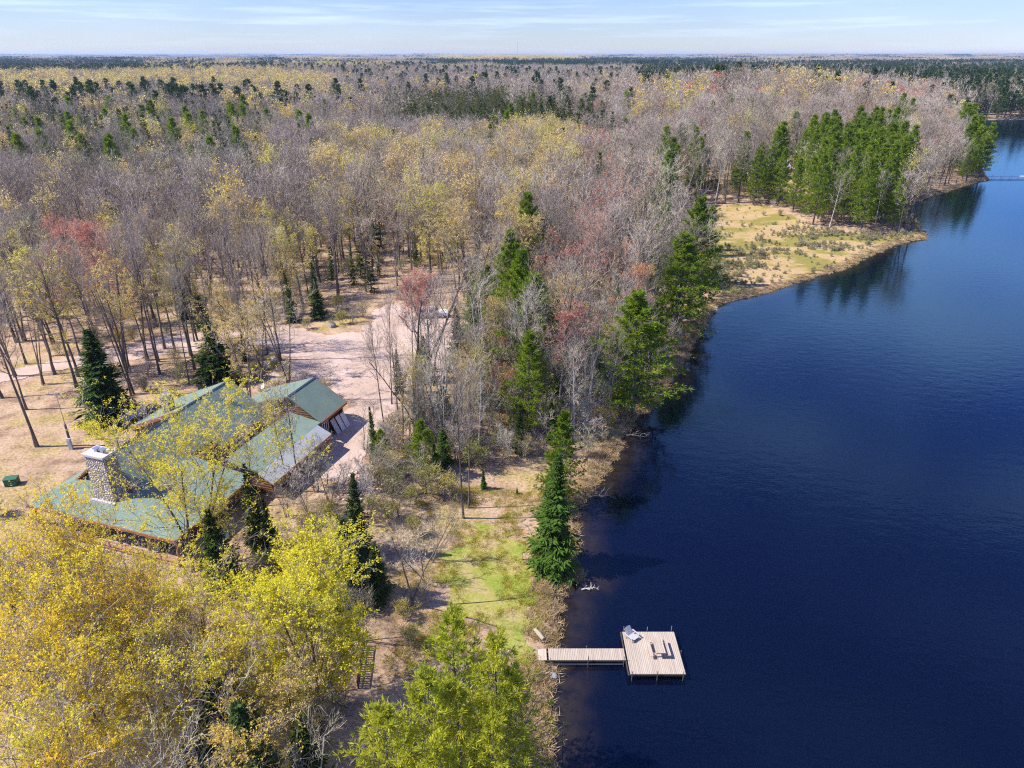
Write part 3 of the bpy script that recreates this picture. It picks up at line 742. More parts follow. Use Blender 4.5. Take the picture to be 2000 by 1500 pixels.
def fwindow(w0_, w1_, u_, z0_, z1_, par):
    fr = MB(); hbox(fr, u_-.1, u_, w0_, w1_, z0_, z0_+.12); hbox(fr, u_-.1, u_, w0_, w1_, z1_-.12, z1_)
    for k in range(3):
        x = w0_+(w1_-w0_-.12)*k/2; hbox(fr, u_-.103, u_-.003, x, x+.12, z0_+.12, z1_-.12)
    wf = hp(fr, 'window', M['trim'], par)
    gl = MB(); hbox(gl, u_-.05, u_+.02, w0_+.05, w1_-.05, z0_+.05, z1_-.05); hp(gl, 'pane', M['glass'], wf)
for w0_ in (-4.6, 2.2, 5.4, 8.0): fwindow(w0_, w0_+2.1, -19.9, 3.5, 5.3, lodge)
dk = MB()
for k in range(22):
    hbox(dk, -23.6, -19.95, -6.2+k*.84, -6.2+k*.84+.80, 2.95, 3.1)
hp(dk, 'deck', M['deck'], lodge)
for w_ in (-6.0, -2.5, 1.0, 4.5, 8.0, 11.4):
    ps = MB(); a, b = L3(-22.6, w_, 2.6), L3(-22.6, w_, 5.5); ps.tube([a, b], .13, 8); hp(ps, 'post', M['rail'], lodge)
rl = MB()
for z_ in (3.35, 3.75, 4.1):
    rl.tube([L3(-23.45, -6.2, z_), L3(-23.45, 12.2, z_)], .075, 6)
for k in range(10):
    w_ = -6.2+k*2.04; rl.tube([L3(-23.45, w_, 2.7), L3(-23.45, w_, 4.25)], .085, 6)
hp(rl, 'railing', M['rail'], lodge)

garage = thing('garage', 'log garage with green roof beside the gravel lot', 'garage', L3(3, 8, 2.9))
pg = [(.5, 6.3), (8.1, 9.0), (12.35, 6.2)]
mb = MB(); wallprism(mb, pg, .95, 5.9, 1.2, 11.6, .3); hp(mb, 'wall', M['logs'], garage)
mb = MB()
rslope(mb, L3(.55, 8.1, 9), L3(6.3, 8.1, 9), L3(6.3, .5, 6.3), L3(.55, .5, 6.3))
rslope(mb, L3(6.3, 8.1, 9), L3(.55, 8.1, 9), L3(.55, 12.35, 6.2), L3(6.3, 12.35, 6.2))
hp(mb, 'roof', M['roof'], garage)
cap = MB(); cap.slab([L3(.55, 8.28, 8.95), L3(6.3, 8.28, 8.95), L3(6.3, 8.1, 9.06), L3(.55, 8.1, 9.06)], .05); hp(cap, 'ridge_cap', M['ridgecap'], garage)
fas = MB(); fas.slab([L3(6.3, 12.37, 6.18), L3(6.3, 12.45, 6.18), L3(.55, 12.45, 6.18), L3(.55, 12.37, 6.18)], .28)
fas.slab([L3(6.32, .5, 6.3), L3(6.4, .5, 6.3), L3(6.4, 8.1, 8.98), L3(6.32, 8.1, 8.98)], .28)
fas.slab([L3(6.32, 8.1, 8.98), L3(6.4, 8.1, 8.98), L3(6.4, 12.35, 6.18), L3(6.32, 12.35, 6.18)], .28)
hp(fas, 'fascia', M['trim'], garage)
window(1.6, 2.9, 11.6, 3.9, 5.3, garage)
corner = MB()
for z_ in np.arange(2.85, 5.9, .29): corner.tube([L3(5.75, 11.3, z_), L3(5.75, 12.05, z_)], .14, 6)
hp(corner, 'log_end', M['logs'], garage)

shed = thing('breezeway', 'low green and pale grey roofed passage joining garage and lodge', 'passage', L3(-5, 11, 2.9))
mb = MB(); hbox(mb, -10.8, .5, 9.2, 13.2, 2.6, 5.15); hp(mb, 'wall', M['logs'], shed)
mb = MB(); mb.slab([L3(-11.2, 12.3, 6.2), L3(.5, 12.3, 6.2), L3(.5, 8.0, 6.9), L3(-11.2, 8.0, 6.9)], RT); hp(mb, 'roof', M['roof'], shed)
mb = MB(); mb.slab([L3(-.2, 12.32, 6.19), L3(-11.5, 12.32, 6.19), L3(-11.5, 14.1, 5.3), L3(-.2, 14.1, 5.3)], RT)
hp(mb, 'pale_roof', M['pale_roof'], shed)
mb = MB(); hbox(mb, -11.5, -.2, 14.1, 14.17, 5.0, 5.32); hp(mb, 'gutter', M['trim'], shed)
for u_ in (-11, -7.3, -3.6, -.4):
    ps = MB(); ps.tube([L3(u_, 13.8, 2.5), L3(u_, 13.8, 5.2)], .1, 6); hp(ps, 'post', M['rail'], shed)

for i, (u_, lean) in enumerate(((3.1, .5), (4.1, .62), (5.0, .45))):
    b = MB(); x = 12.1+.1*i
    pts = [L3(u_, x+.7, 2.95), L3(u_+.85, x+.7, 2.95), L3(u_+.85, x-.25, 5.0), L3(u_, x-.25, 5.0)]
    b.slab(pts, .06)
    o = b.build('door_panel', M['white'] if i else plain('white_panel_grey', (.55,.55,.58)))
    tag(o, ['grey white panel leaning on garage wall beside its window', 'white door panel leaning in the middle against the garage wall', 'white door panel leaning closest to the garage corner'][i], 'panel', 'panels leaning on the garage')

# ------------------------------------------------------------------ yard objects
def at_g(px, py): g_ = gnd(px, py); return g_
def lathe(mb, c, axis, prof, sides=14, mat=0):
    axis = unit(np.asarray(axis, float)); ref = np.array([0, 0, 1.]) if abs(axis[2]) < .9 else np.array([1., 0, 0])
    A = unit(np.cross(axis, ref)); B = np.cross(axis, A); a = np.arange(sides)*2*PI/sides
    V = np.array([np.asarray(c)+axis*t+r*(np.cos(x)*A+np.sin(x)*B) for t, r in prof for x in a])
    k = len(prof); idx = np.arange(k*sides).reshape(k, sides); nx = np.roll(idx, -1, 1)
    mb.add(V, np.stack([idx[:-1], nx[:-1], nx[1:], idx[1:]], -1).reshape(-1, 4), mat)
tk = thing('propane_tank', 'blue grey propane tank lying beside the lodge', 'tank', (-48.6, 80.3, tz(-48.6, 80.3)), 0)
ax = unit(np.array([2.2, 3.0, 0])); mb = MB()
lathe(mb, (0, 0, .95), ax, [(-1.75, .02), (-1.72, .2), (-1.62, .38), (-1.45, .48), (-1.2, .52), (1.2, .52), (1.45, .48), (1.62, .38), (1.72, .2), (1.75, .02)], 18)
mb.build('tank_body', plain('blue_grey_paint', (.22,.29,.42), (.18,.25,.36), .45, 2), tk, True)
mb = MB(); lathe(mb, (0, 0, 1.42), (0, 0, 1), [(0, .2), (.22, .2), (.27, .12), (.28, .01)], 12); mb.build('valve_dome', M['metal'], tk, True)
for t_ in (-1.1, 1.1):
    mb = MB(); mb.box(np.array([0, 0, .2])+ax*t_, (.9, .18, .55), rot=math.atan2(ax[1], ax[0])+PI/2); mb.build('saddle', M['concrete'], tk)
hc = at_g(300, 806)
mb = MB(); mb.box((hc[0], hc[1], hc[2]+.45), (1.1, .9, .8), .3); mb.box((hc[0], hc[1], hc[2]+.88), (1.16, .96, .06), .3)
lathe(mb, (hc[0]-1.3, hc[1]-.3, hc[2]+.45), (.3, -1, .1), [(-.08, .42), (-.08, .5), (.08, .5), (.08, .42), (-.08, .42)], 14)
tag(mb.build('cooling_unit', plain('grey_unit', (.22,.23,.24), (.14,.14,.15), .5, 5)), 'grey cooling unit with coiled hose behind the propane tank', 'unit')
g_ = at_g(141, 876)
po = thing('service_pole', 'dark service pole with thin mast and grey meter box in the yard', 'pole', tuple(g_))
mb = MB(); mb.tube([(0, 0, -.2), (0, 0, 3.3)], [.16, .13], 8); mb.build('post', M['bark'], po)
mb = MB(); mb.tube([(.02, 0, 3.2), (-.05, .1, 7.2)], [.045, .035], 6); mb.build('mast', M['metal'], po)
mb = MB(); mb.box((.05, -.24, .75), (.42, .22, 1.5)); mb.box((.05, -.37, 1.15), (.3, .06, .45)); mb.build('meter_box', plain('meter_grey', (.42,.46,.52)), po)
mb = MB(); mb.tube([(0, 0, 7.1), (.3, -.05, 7.2)], .03, 6); mb.box((.38, -.06, 7.17), (.28, .16, .08)); mb.build('lamp_head', M['metal'], po)
g_ = at_g(25, 946)
tb = thing('utility_box', 'dark green utility box standing on the leaf litter', 'utility box', tuple(g_), .25)
mb = MB(); mb.box((0, 0, .38), (1.25, .9, .86)); mb.build('cabinet', plain('box_green', (.03,.10,.055), (.025,.075,.04), .5, 3), tb)
mb = MB(); mb.box((0, -.02, .84), (1.32, .98, .08)); mb.box((0, -.07, .5), (1.1, .86, .5)); mb.build('lid', plain('box_lid', (.04,.13,.07), (.035,.11,.06), .5, 3), tb)

# satellite dish on the garage roof edge
sd_ = L3(4.9, 1.2, 6.58)
dish = thing('satellite_dish', 'small grey satellite dish on the garage roof edge', 'dish', tuple(sd_))
mb = MB(); mb.tube([(0, 0, -.1), (0, 0, .7)], .03, 6); mb.build('mast', M['metal'], dish)
mb = MB(); lathe(mb, (0, 0, .75), (-.5, -.6, .5), [(.0, .02), (.03, .2), (.1, .36), (.12, .38)], 14); mb.build('reflector', M['white'], dish)
mb = MB(); mb.tube([(0, 0, .6), (-.3, -.36, .9)], .02, 5); mb.build('arm', M['metal'], dish)

# boulders
def rockmesh(seed, sq=(1, .8, .65)):
    rng = np.random.default_rng(seed)
    nth, nph = 9, 14
    V = []
    for a in range(nth+1):
        for b in range(nph):
            t, p = PI*a/nth, 2*PI*b/nph
            V.append([math.sin(t)*math.cos(p), math.sin(t)*math.sin(p), math.cos(t)])
    V = np.array(V); D = rng.normal(size=(16, 3)); D = unit(D); h = .78+.22*rng.random(16)
    k = np.max((V @ D.T)/h[None], 1); V = V/np.maximum(k, .85)[:, None]*np.array(sq)
    idx = np.arange((nth+1)*nph).reshape(nth+1, nph); nx = np.roll(idx, -1, 1)
    mb = MB(); mb.add(V, np.stack([idx[:-1], idx[1:], nx[1:], nx[:-1]], -1).reshape(-1, 4)); return mb
M['rock'] = plain('grey_rock', (.36,.34,.32), (.20,.185,.17), .9, 2.5, .5)
M['rock_pale'] = plain('pale_rock', (.66,.62,.58), (.52,.48,.44), .9, 2.5, .3)
M['rock_tan'] = plain('tan_rock', (.50,.34,.24), (.40,.27,.19), .9, 2.5, .3)
for px, py, r, mt, lab in [(523,719,.95,'rock','dark grey boulder lying closest to the lodge by the gravel'), (537,704,.75,'rock','grey boulder between two others at the gravel edge'),
   (511,694,.7,'rock','small grey boulder under the trees beside the gravel'), (545,722,.4,'rock_pale','small pale stone on the gravel edge near the boulders'), (649,638,.9,'rock','rounded grey boulder on the grassy island across the gravel'),
   (835,985-350,.6,'rock','grey boulder by the white pickup'), (152,1380,.62,'rock_pale','white boulder among the golden trees below the lodge'), (1081,1306,.35,'rock_tan','round tan stone at the waterline beside the dock'),
   (1080,1322,.42,'rock','grey boulder at the waterline below the dock'), (650,1364,.45,'rock_pale','pale stone in the shade below the bright yellow tree'),
   (413,1082,.5,'rock_pale','pale stone step below the lodge porch'), (428,1066,.5,'rock_pale','pale stone step midway up to the lodge porch'), (440,1050,.5,'rock_pale','uppermost pale stone step by the lodge porch')]:
    p = gnd(px, py)
    o = rockmesh(int(px)*7+int(py)).build('boulder' if r > .3 else 'stone', M[mt], smooth=False)
    o.location = (p[0], p[1], p[2]+r*.25); o.scale = (r, r, r); o.rotation_euler = (0, 0, px*.7)
    tag(o, lab, 'boulder', 'boulders around the yard')
mb = MB(); p = gnd(1053, 1242); mb.tube([(p[0]-.35, p[1]+.6, p[2]+.16), (p[0]+.05, p[1]-.05, p[2]+.2), (p[0]+.35, p[1]-.55, p[2]+.16)], [.16, .2, .17], 8)
tag(mb.build('driftwood_log', M['twig_pale']), 'short pale log lying on the shore grass above the dock', 'log')
mb = MB(); p = gnd(640, 1335); lathe(mb, (p[0], p[1], p[2]), (0, 0, 1), [(0, .02), (0, .24), (.5, .3), (.52, .27), (.1, .22), (.1, .01)], 12)
tag(mb.build('bucket', plain('pale_blue_plastic', (.6,.68,.75), (.55,.62,.7), .4, 2)), 'pale blue bucket standing in the shaded brush', 'bucket')

# dark wooden stair railing in the shade
p = gnd(700, 1345); q = gnd(712, 1262)
fence = thing('stair_railing', 'dark wooden stair railing in the shade beside the yellow tree', 'railing', tuple(p))
d = q-p; n_ = 18
for k in range(n_+1):
    mb = MB(); b = d*k/n_; mb.box((b[0], b[1], b[2]+.45), (.1, .1, 1.0)); mb.build('baluster', plain('dark_red_wood', (.075,.03,.026)) if k == 0 else bpy.data.materials['dark_red_wood'], fence)
for h in (.3, .92):
    mb = MB(); mb.tube([(0, 0, h), tuple(d+np.array([0, 0, h]))], .07, 4); mb.build('rail', bpy.data.materials['dark_red_wood'], fence)

# pickup truck
p = gnd(846, 620); TX = thing('pickup_truck', 'white pickup truck parked on gravel behind the clump of bare trees', 'truck', (p[0], p[1], p[2]+.06), math.radians(4))
def extrude(mb, prof, y0, y1, mat=0):
    n = len(prof); a = [(x, y0, z) for x, z in prof]; b = [(x, y1, z) for x, z in prof]
    mb.poly(a, mat); mb.poly(b[::-1], mat)
    for k in range(n):
        j = (k+1) % n; mb.poly([a[k], b[k], b[j], a[j]], mat)
paint = plain('white_truck_paint', (.74,.75,.77), (.70,.71,.73), .25, 1, spec=.6)
mb = MB()
extrude(mb, [(-2.75,.55),(2.7,.55),(2.78,.75),(2.74,1.0),(2.6,1.1),(1.45,1.2),(.95,1.22),(-.75,1.22),(-.78,1.2),(-2.78,1.2),(-2.8,.7)], -.95, .95)
mb.build('body', paint, TX)
mb = MB()
v = np.array([(-.72,-.9,1.22),(1.0,-.9,1.22),(.45,-.74,1.82),(-.6,-.74,1.86)]); v2 = v*np.array([1,-1,1])
mb.add(np.vstack([v, v2]), [[0,1,2,3],[7,6,5,4],[1,5,6,2],[0,3,7,4],[3,2,6,7]]); mb.build('cab', paint, TX)
mb = MB()
mb.poly([(.92,-.78,1.28),(.92,.78,1.28),(.5,.68,1.76),(.5,-.68,1.76)]); mb.v[-1] += np.array([.03,0,.02]); mb.poly([(-.69,-.75,1.3),(-.69,.75,1.3),(-.63,.66,1.76),(-.63,-.66,1.76)]); mb.v[-1] -= np.array([.03,0,0])
for s in (-1, 1):
    mb.poly([(-.6, s*.9, 1.3),(.12, s*.9, 1.3),(.1, s*.8, 1.74),(-.54, s*.8, 1.76)]); mb.poly([(.2, s*.9, 1.3),(.82, s*.9, 1.3),(.42, s*.8, 1.72),(.18, s*.8, 1.74)])
mb.build('window', M['glass'], TX)
mb = MB(); mb.box((-1.78, 0, 1.215), (1.9, 1.6, .02)); mb.build('bed', M['dark'], TX)
for x_ in (-1.75, 1.75):
    for s in (-1, 1):
        mb = MB(); lathe(mb, (x_, s*.86, .4), (0, 1, 0), [(-.13, .02), (-.13, .36), (-.1, .4), (.1, .4), (.13, .36), (.13, .02)], 16)
        wh = mb.build('wheel', plain('tyre_rubber', (.03,.03,.03)) if 'tyre_rubber' not in bpy.data.materials else bpy.data.materials['tyre_rubber'], TX)
        mb = MB(); lathe(mb, (x_, s*1.0, .4), (0, s, 0), [(0, .24), (.02, .22), (.0, .05), (.03, .01)], 12); mb.build('rim', M['metal'], wh)
for s in (-1, 1):
    mb = MB(); mb.box((2.72, s*.72, .9), (.1, .3, .16)); mb.build('headlight', M['glass'], TX)
mb = MB(); mb.box((2.82, 0, .6), (.12, 1.8, .2)); mb.build('bumper', M['metal'], TX)

# ------------------------------------------------------------------ dock, table, chair
m, nt = nodes('dock_planks')
tc = N(nt, 'ShaderNodeTexCoord').outputs['Object']
x = N(nt, 'ShaderNodeSeparateXYZ', ins={0: tc}).outputs['X']
cell = N(nt, 'ShaderNodeMath', operation='FLOOR', ins={0: N(nt, 'ShaderNodeMath', operation='MULTIPLY', ins={0: x, 1: 6.9}).outputs[0]}).outputs[0]
wn = N(nt, 'ShaderNodeTexWhiteNoise', noise_dimensions='1D', ins={'W': cell}).outputs['Value']
c = ramp(nt, wn, [(0, (.385,.31,.24)), (.5, (.425,.35,.275)), (1, (.46,.385,.31))])
c = mixc(nt, 1, c, ramp(nt, noise(nt, 2.5, 4, sc=(4, .5, 1)), [(.3, (.82, .82, .82)), (.7, (1.1, 1.1, 1.1))]), 'MULTIPLY')
princ(nt, c, .8)
M['plank'] = m
DZ = .62
dock = thing('dock', 'wooden L-shaped dock with square platform over the dark water', 'dock', (5.8, 43.8, 0))
def dbuild(mb, name, mat, par=dock): return hp(mb, name, mat, par)
pitch = 1/6.9
def planks(x0, x1, y0, y1, name):
    mb = MB(); k0 = math.ceil(x0/pitch); k1 = math.floor(x1/pitch)
    for k in range(k0, k1):
        mb.box(((k+.5)*pitch, (y0+y1)/2, DZ-.02), (pitch-.018, y1-y0, .04))
    return dbuild(mb, name, M['plank'])
planks(2.9, 9.45, 43.15, 44.4, 'walkway')
planks(9.45, 14.1, 41.7, 46.3, 'platform')
mb = MB(); mb.slab([(2.05, 43.2, .52), (2.88, 43.15, DZ), (2.88, 44.4, DZ), (2.2, 44.4, .52)], .06); dbuild(mb, 'ramp', M['plank'])
fr = MB()
for (x0, x1, y0, y1) in ((2.9, 9.4, 43.12, 43.2), (2.9, 9.4, 44.35, 44.43), (9.42, 14.08, 41.66, 41.74), (9.42, 14.08, 46.26, 46.34), (9.4, 9.48, 41.74, 46.26), (14.02, 14.1, 41.74, 46.26)):
    fr.box(((x0+x1)/2, (y0+y1)/2, DZ-.13), (x1-x0, y1-y0, .17))
dbuild(fr, 'frame', plain('dark_frame', (.07,.055,.045)))
for (x_, y_, top) in [(9.7,41.6,1.0),(11.75,41.6,1.05),(13.85,41.6,1.0),(9.7,46.42,1.1),(11.75,46.42,1.05),(13.85,46.42,1.15),(3.2,43.05,.9),(6.3,43.05,1.2),(9.25,43.05,1.1),(6.3,44.5,.8),(14.18,44.0,.8)]:
    mb = MB(); mb.tube([(x_, y_, -1.5), (x_, y_, top)], .035, 6); dbuild(mb, 'pole', M['metal'])
mb = MB(); mb.tube([(3.2, 43.04, .28), (9.25, 43.04, .28)], .022, 5); dbuild(mb, 'brace', M['metal'])

tb = thing('picnic_table', 'weathered wooden picnic table with two benches on the dock platform', 'picnic table', (12.25, 44.05, DZ), math.radians(2))
mb = MB()
for k in range(5): mb.box((-.32+k*.16, 0, .73), (.145, 1.75, .04))
mb.build('table_top', M['plank'], tb)
for s in (-1, 1):
    mb = MB()
    for k in range(2): mb.box((s*(.66+k*.15), 0, .43), (.135, 1.75, .04))
    mb.build('bench', M['plank'], tb)
for y_ in (-.62, .62):
    for s in (-1, 1):
        mb = MB(); mb.slab([(s*.22, y_-.04, .71), (s*.22, y_+.04, .71), (s*.55, y_+.04, .02), (s*.55, y_-.04, .02)], .06); mb.build('leg', M['deck'], tb)
    mb = MB(); mb.box((0, y_+.06, .39), (1.6, .05, .09)); mb.build('crossbar', M['deck'], tb)
ch = thing('lounge_chair', 'grey slatted lounge chair with reclined back on the dock corner', 'chair', (10.3, 45.55, DZ), math.radians(38)); ch.scale = (.85, .85, .85)
grey = plain('grey_resin', (.42,.41,.42), (.34,.33,.34), .6, 4)
mb = MB()
for k in range(7): mb.slab([(-.42+k*.122, -.55, .36), (-.31+k*.122, -.55, .36), (-.31+k*.122, .3, .26), (-.42+k*.122, .3, .26)], .03)
mb.build('seat', grey, ch)
mb = MB()
for k in range(7): mb.slab([(-.42+k*.122, .3, .28), (-.31+k*.122, .3, .28), (-.31+k*.122, .78, 1.02-.012*(k-3)**2), (-.42+k*.122, .78, 1.02-.012*(k-3)**2)], .03)
mb.build('backrest', grey, ch)
for s in (-1, 1):
    mb = MB(); mb.box((s*.52, 0, .52), (.13, .95, .035)); mb.build('armrest', grey, ch)
    for y_ in (-.42, .4):
        mb = MB(); mb.box((s*.5, y_, .25), (.06, .09, .5)); mb.build('leg', grey, ch)
# far dock
p = at(1935, 345, .6)
fd = thing('far_dock', 'long white dock reaching out from the wooded point', 'dock', (p[0], p[1], 0))
mb = MB(); mb.box((9, 0, .75), (22, 1.3, .16)); mb.box((20.5, -.6, .75), (5, 3.4, .17)); mb.build('deck', M['white'], fd)
for k in range(6):
    for s in (-.6, .6):
        mb = MB(); mb.tube([(1+k*3.6, s, -1.2), (1+k*3.6, s, 1.15)], .06, 5); mb.build('pole', M['white'], fd)
# cottage in the trees on the rise
p = at(1505, 292, 14.0)
zc = tz(p[0], p[1]); cot = thing('cottage', 'grey roofed cottage half hidden among the trees behind the pines', 'house', (p[0], p[1], zc), .15)
mb = MB(); mb.box((0, 0, 2.2), (13, 7.5, 4.6)); mb.build('wall', plain('grey_siding', (.40,.38,.36)), cot)
mb = MB(); mb.slab([(-7, 0, 7.4), (7, 0, 7.4), (7, -4.6, 4.4), (-7, -4.6, 4.4)], .2); mb.slab([(7, 0, 7.4), (-7, 0, 7.4), (-7, 4.6, 4.4), (7, 4.6, 4.4)], .2); mb.build('roof', plain('grey_shingles', (.36,.35,.36), (.28,.27,.28), .9, 3), cot)
for x_ in (-4, 0, 4):
    mb = MB(); mb.box((x_, -3.78, 2.4), (1.6, .08, 1.4)); mb.build('window', M['glass'], cot)
# mast on the horizon
x_, y_ = at(1010, 118, 0)*np.array([1, 1]); y_ = 5200.0; x_ = 38.0
zb = tz(x_, y_)
rm = MB(); H_ = 118
for a in range(3):
    dx, dy = 2.0*math.cos(a*2.1), 2.0*math.sin(a*2.1); rm.tube([(x_+dx, y_+dy, zb), (x_+dx*.5, y_+dy*.5, zb+H_)], .3, 4)
for k in range(20): rm.tube([(x_-1.5, y_, zb+k*H_/20), (x_+1.5, y_, zb+(k+1)*H_/20)], .18, 3)
tag(rm.build('radio_mast', M['metal']), 'thin lattice radio mast standing on the far horizon', 'mast')
#%%TREES
# ------------------------------------------------------------------ trees placed one by one
rng = np.random.default_rng(42)
PLACED = []
HT = {'bare': 18, 'bud': 16.5, 'gold': 15.5, 'lime': 16, 'airy': 16, 'maple': 15, 'birch': 15, 'spruce': 13, 'fir': 13, 'pine': 19, 'cedar': 11, 'larch': 15, 'sapling': 6.5, 'bush': 2.6}
def put(kind, px, py, ptop, label, wide=1.0, var=0, lod=0, group=None, xy=None, tilt=None, rz=None):
    """base pixel -> ground point; ptop = pixel row of the top -> height"""
    tr_, cr_ = KIT[(kind, lod)][var % len(KIT[(kind, lod)])][:2]
    top_ = max(float(v[:, 2].max()) for v in tr_.v+cr_.v)
    if xy is None: p = gnd(px, py)
    else: p = np.array([xy[0], xy[1], tz(*xy)])
    if ptop is None: h = HT[kind]
    elif ptop < 60: h = ptop
    else:
        dep = math.atan((ptop-750)/F)+TH; h = CAMZ-p[1]*math.tan(dep)-p[2]
    h = max(h, 1.0); s = h/top_
    if kind in ('pine', 'maple', 'fir') and p[1] > 57:
        q = p[:2]/np.hypot(p[0], p[1])
        PLACED.append((p[0]-q[0]*3.6, p[1]-q[1]*3.6, 2.5))
    PLACED.append((p[0], p[1], 1.6 if kind in ('spruce', 'fir', 'bush', 'sapling') else 2.4))
    rz = rng.random()*6.28 if rz is None else rz
    if xy is not None:                                # stand the trunk so that the crown hangs over the wanted spot
        c = np.mean(np.vstack(cr_.v)[:, :2], 0)*s*wide
        p = p-np.array([c[0]*math.cos(rz)-c[1]*math.sin(rz), c[0]*math.sin(rz)+c[1]*math.cos(rz), 0])
    return tree(kind, lod, var, (p[0], p[1], p[2]-.05), (s*wide, s*wide, s), rz, label, group, tilt)
def top_at(px, py, H):
    g = 2.5
    for _ in range(4): p = at(px, py, g+H); g = tz(p[0], p[1])
    return (p[0], p[1])

put('fir', 1078, 1106, 880, 'broad dark fir at the water edge above the dock', 1.02, 0)
put('pine', 1088, 985, 798, 'dense pine standing just behind the broad shore fir', 1.0, 1)
put('spruce', 1015, 885, 788, 'slim dark spruce among bare trees behind the shore pine', .8, 0)
put('fir', 868, 908, 826, 'small bright green fir in the bare belt by the lot', 1.0, 1)
put('pine', 1235, 808, 562, 'tall pine overhanging the lake with bright green boughs', 1.5, 2)
put('pine', 1318, 650, 448, 'tall pine with layered boughs at the start of the marsh', 1.5, 3)
put('pine', 1040, 778, 530, 'tall bright pine in the wood between lot and lake', 1.35, 0)
put('pine', 992, 690, 445, 'tallest thin pine in the belt behind the red maple', .95, 1)
put('pine', 1030, 850, 640, 'low bright pine under the scarlet maple', 1.0, 2)
put('pine', 1075, 700, 560, 'bright bushy pine beside the tallest thin pine', 1.4, 3)
put('pine', 1270, 705, 585, 'pine leaning from the bank between the two lakeside giants', 1.2, 1)
for q_, (a_, b_, c_, l_) in enumerate([(925,690,575,'bright pine at the lot edge beside the pickup'),(952,650,515,'bright pine behind the scarlet maple'),(1010,660,560,'bright rounded pine in the middle of the belt'),(1150,760,655,'bright low pine among the pale trees by the shore'),
   (866,850,752,'bright young pine at the garage side of the belt'),(1205,640,545,'bright pine near the red twigs by the marsh'),(938,790,690,'bright pine in front of the scarlet maple'),(1100,640,530,'bright pine at the inland edge of the belt'),(1265,620,520,'bright pine beside the marsh meadow edge')]):
    put('pine', a_, b_, c_, l_, 1.4, q_)
for q_, (a_, c_, h_, k_, l_) in enumerate([(28,256,23,'pine','huge lone dark pine at the picture edge over the drive wood'),(520,206,24,'pine','tall lone pine towering over the far wood behind the lodge'),(498,238,19,'pine','pine leaning on the tall lone pine'),(300,186,22,'pine','pine tufted above the far spruces'),
   (52,214,19,'pine','broad pine among yellow trees in the far wood'),(676,222,17,'spruce','slender spruce paired before the cedar belt'),(714,204,19,'spruce','tallest slender spruce before the cedar belt'),(617,225,17,'spruce','slender spruce between lone pine and cedar belt'),
   (1042,178,21,'pine','clustered pine above the cedar belt'),(1018,184,20,'pine','pine joined to the clustered pine above the cedar belt'),(1136,187,21,'pine','pine standing beyond the cedar belt toward the rise'),(1186,182,18,'pine','rounder pine by the foot of the rise'),
   (1222,228,20,'pine','ragged pine with bare trunk at the foot of the rise'),(985,153,22,'pine','far pine alone in the grey wood'),(1700,232,21,'pine','tall pine rising out of the bare rise'),(1630,190,19,'pine','thin pine on the crest of the rise'),(1290,285,18,'pine','bright pine at the inland end of the marsh')]):
    put(k_, 0, 0, h_, l_, 1.15, q_, lod=1, xy=top_at(a_, c_, h_))
put('pine', 1190, 700, 560, 'smaller pine just inland of the lakeside giants', .7, 0)
put('spruce', 215, 818, 640, 'full dark spruce beside the propane tank', 1.75, 0)
put('spruce', 428, 745, 622, 'dark spruce behind the lodge roof by the boulders', 1.75, 1)
put('spruce', 480, 705, 640, 'ragged spruce at the gravel edge behind its darker neighbour', .7, 2)
put('spruce', 780, 768, 680, 'narrow spruce at the edge of the gravel lot', .62, 2)
put('spruce', 512, 1075, 903, 'dark spruce rising in front of the passage roof', .75, 1)
put('spruce', 535, 1085, 972, 'small dark spruce pressed against its taller neighbour', .7, 0)
put('spruce', 700, 1085, 922, 'pointed spruce by the rock heap below the garage', .8, 2)
put('spruce', 690, 1180, 1010, 'shaded spruce between the bright yellow tree and the lawn', 1.15, 0)
put('spruce', 740, 1165, 1060, 'low shaded spruce beside the dead branches', 1.2, 1)
put('spruce', 440, 1150, 985, 'dark conifer at the lodge corner behind the yellow crown', 1.0, 2)
put('spruce', 1208, 585, 478, 'dark narrow spruce among red twigs near the marsh', .7, 1)
put('spruce', 622, 622, 510, 'dark spruce on the grassy island across the lot', .75, 1)
put('spruce', 572, 628, 530, 'dark spruce beside the slender trunks across the lot', .75, 2)
put('spruce', 735, 905, 790, 'thin green spruce at the edge of the bare thicket by the garage', .6, 0)
put('fir', 945, 955, 915, 'little bright fir on the tan bank', .9, 1)
put('fir', 1010, 965, 950, 'tiny fir seedling on the tan bank near the shore fir', 1.0, 0)
put('bare', 905, 1012, 700, 'tall bare trunk casting a long shadow on the bank', .62, 0)
put('bare', 915, 992, 680, 'paler bare trunk close behind the tall shadow caster', .55, 3)
put('bare', 806, 1186, 930, 'dead grey tree with broken limbs above the lawn', .8, 2)
put('bare', 150, 757, 440, 'leaning dark trunk in the yard behind the service pole', .75, 1)
put('bare', 72, 872, 530, 'bare tree nearest the yard edge by the service pole', .8, 1)
put('bare', 85, 752, 520, 'bare tree clump beside the drive', .8, 4)
put('bare', 260, 770, 470, 'bare tree rising behind the dark spruce by the tank', .75, 4)
put('bare', 312, 730, 430, 'straight bare tree in the leaf litter behind the lodge', .7, 0)
put('bare', 380, 722, 420, 'bare tree close to the dark spruce behind the lodge', .7, 1)
put('bare', 370, 750, 480, 'thin bare tree right behind the lodge roof', .5, 3)
put('bare', 548, 704, 380, 'tall bare tree at the boulder group casting shadow on gravel', .65, 0)
put('bare', 522, 692, 430, 'bare tree just behind the boulder group', .6, 1)
put('bare', 490, 730, 520, 'slender bare tree between the spruce and the boulders', .5, 3)
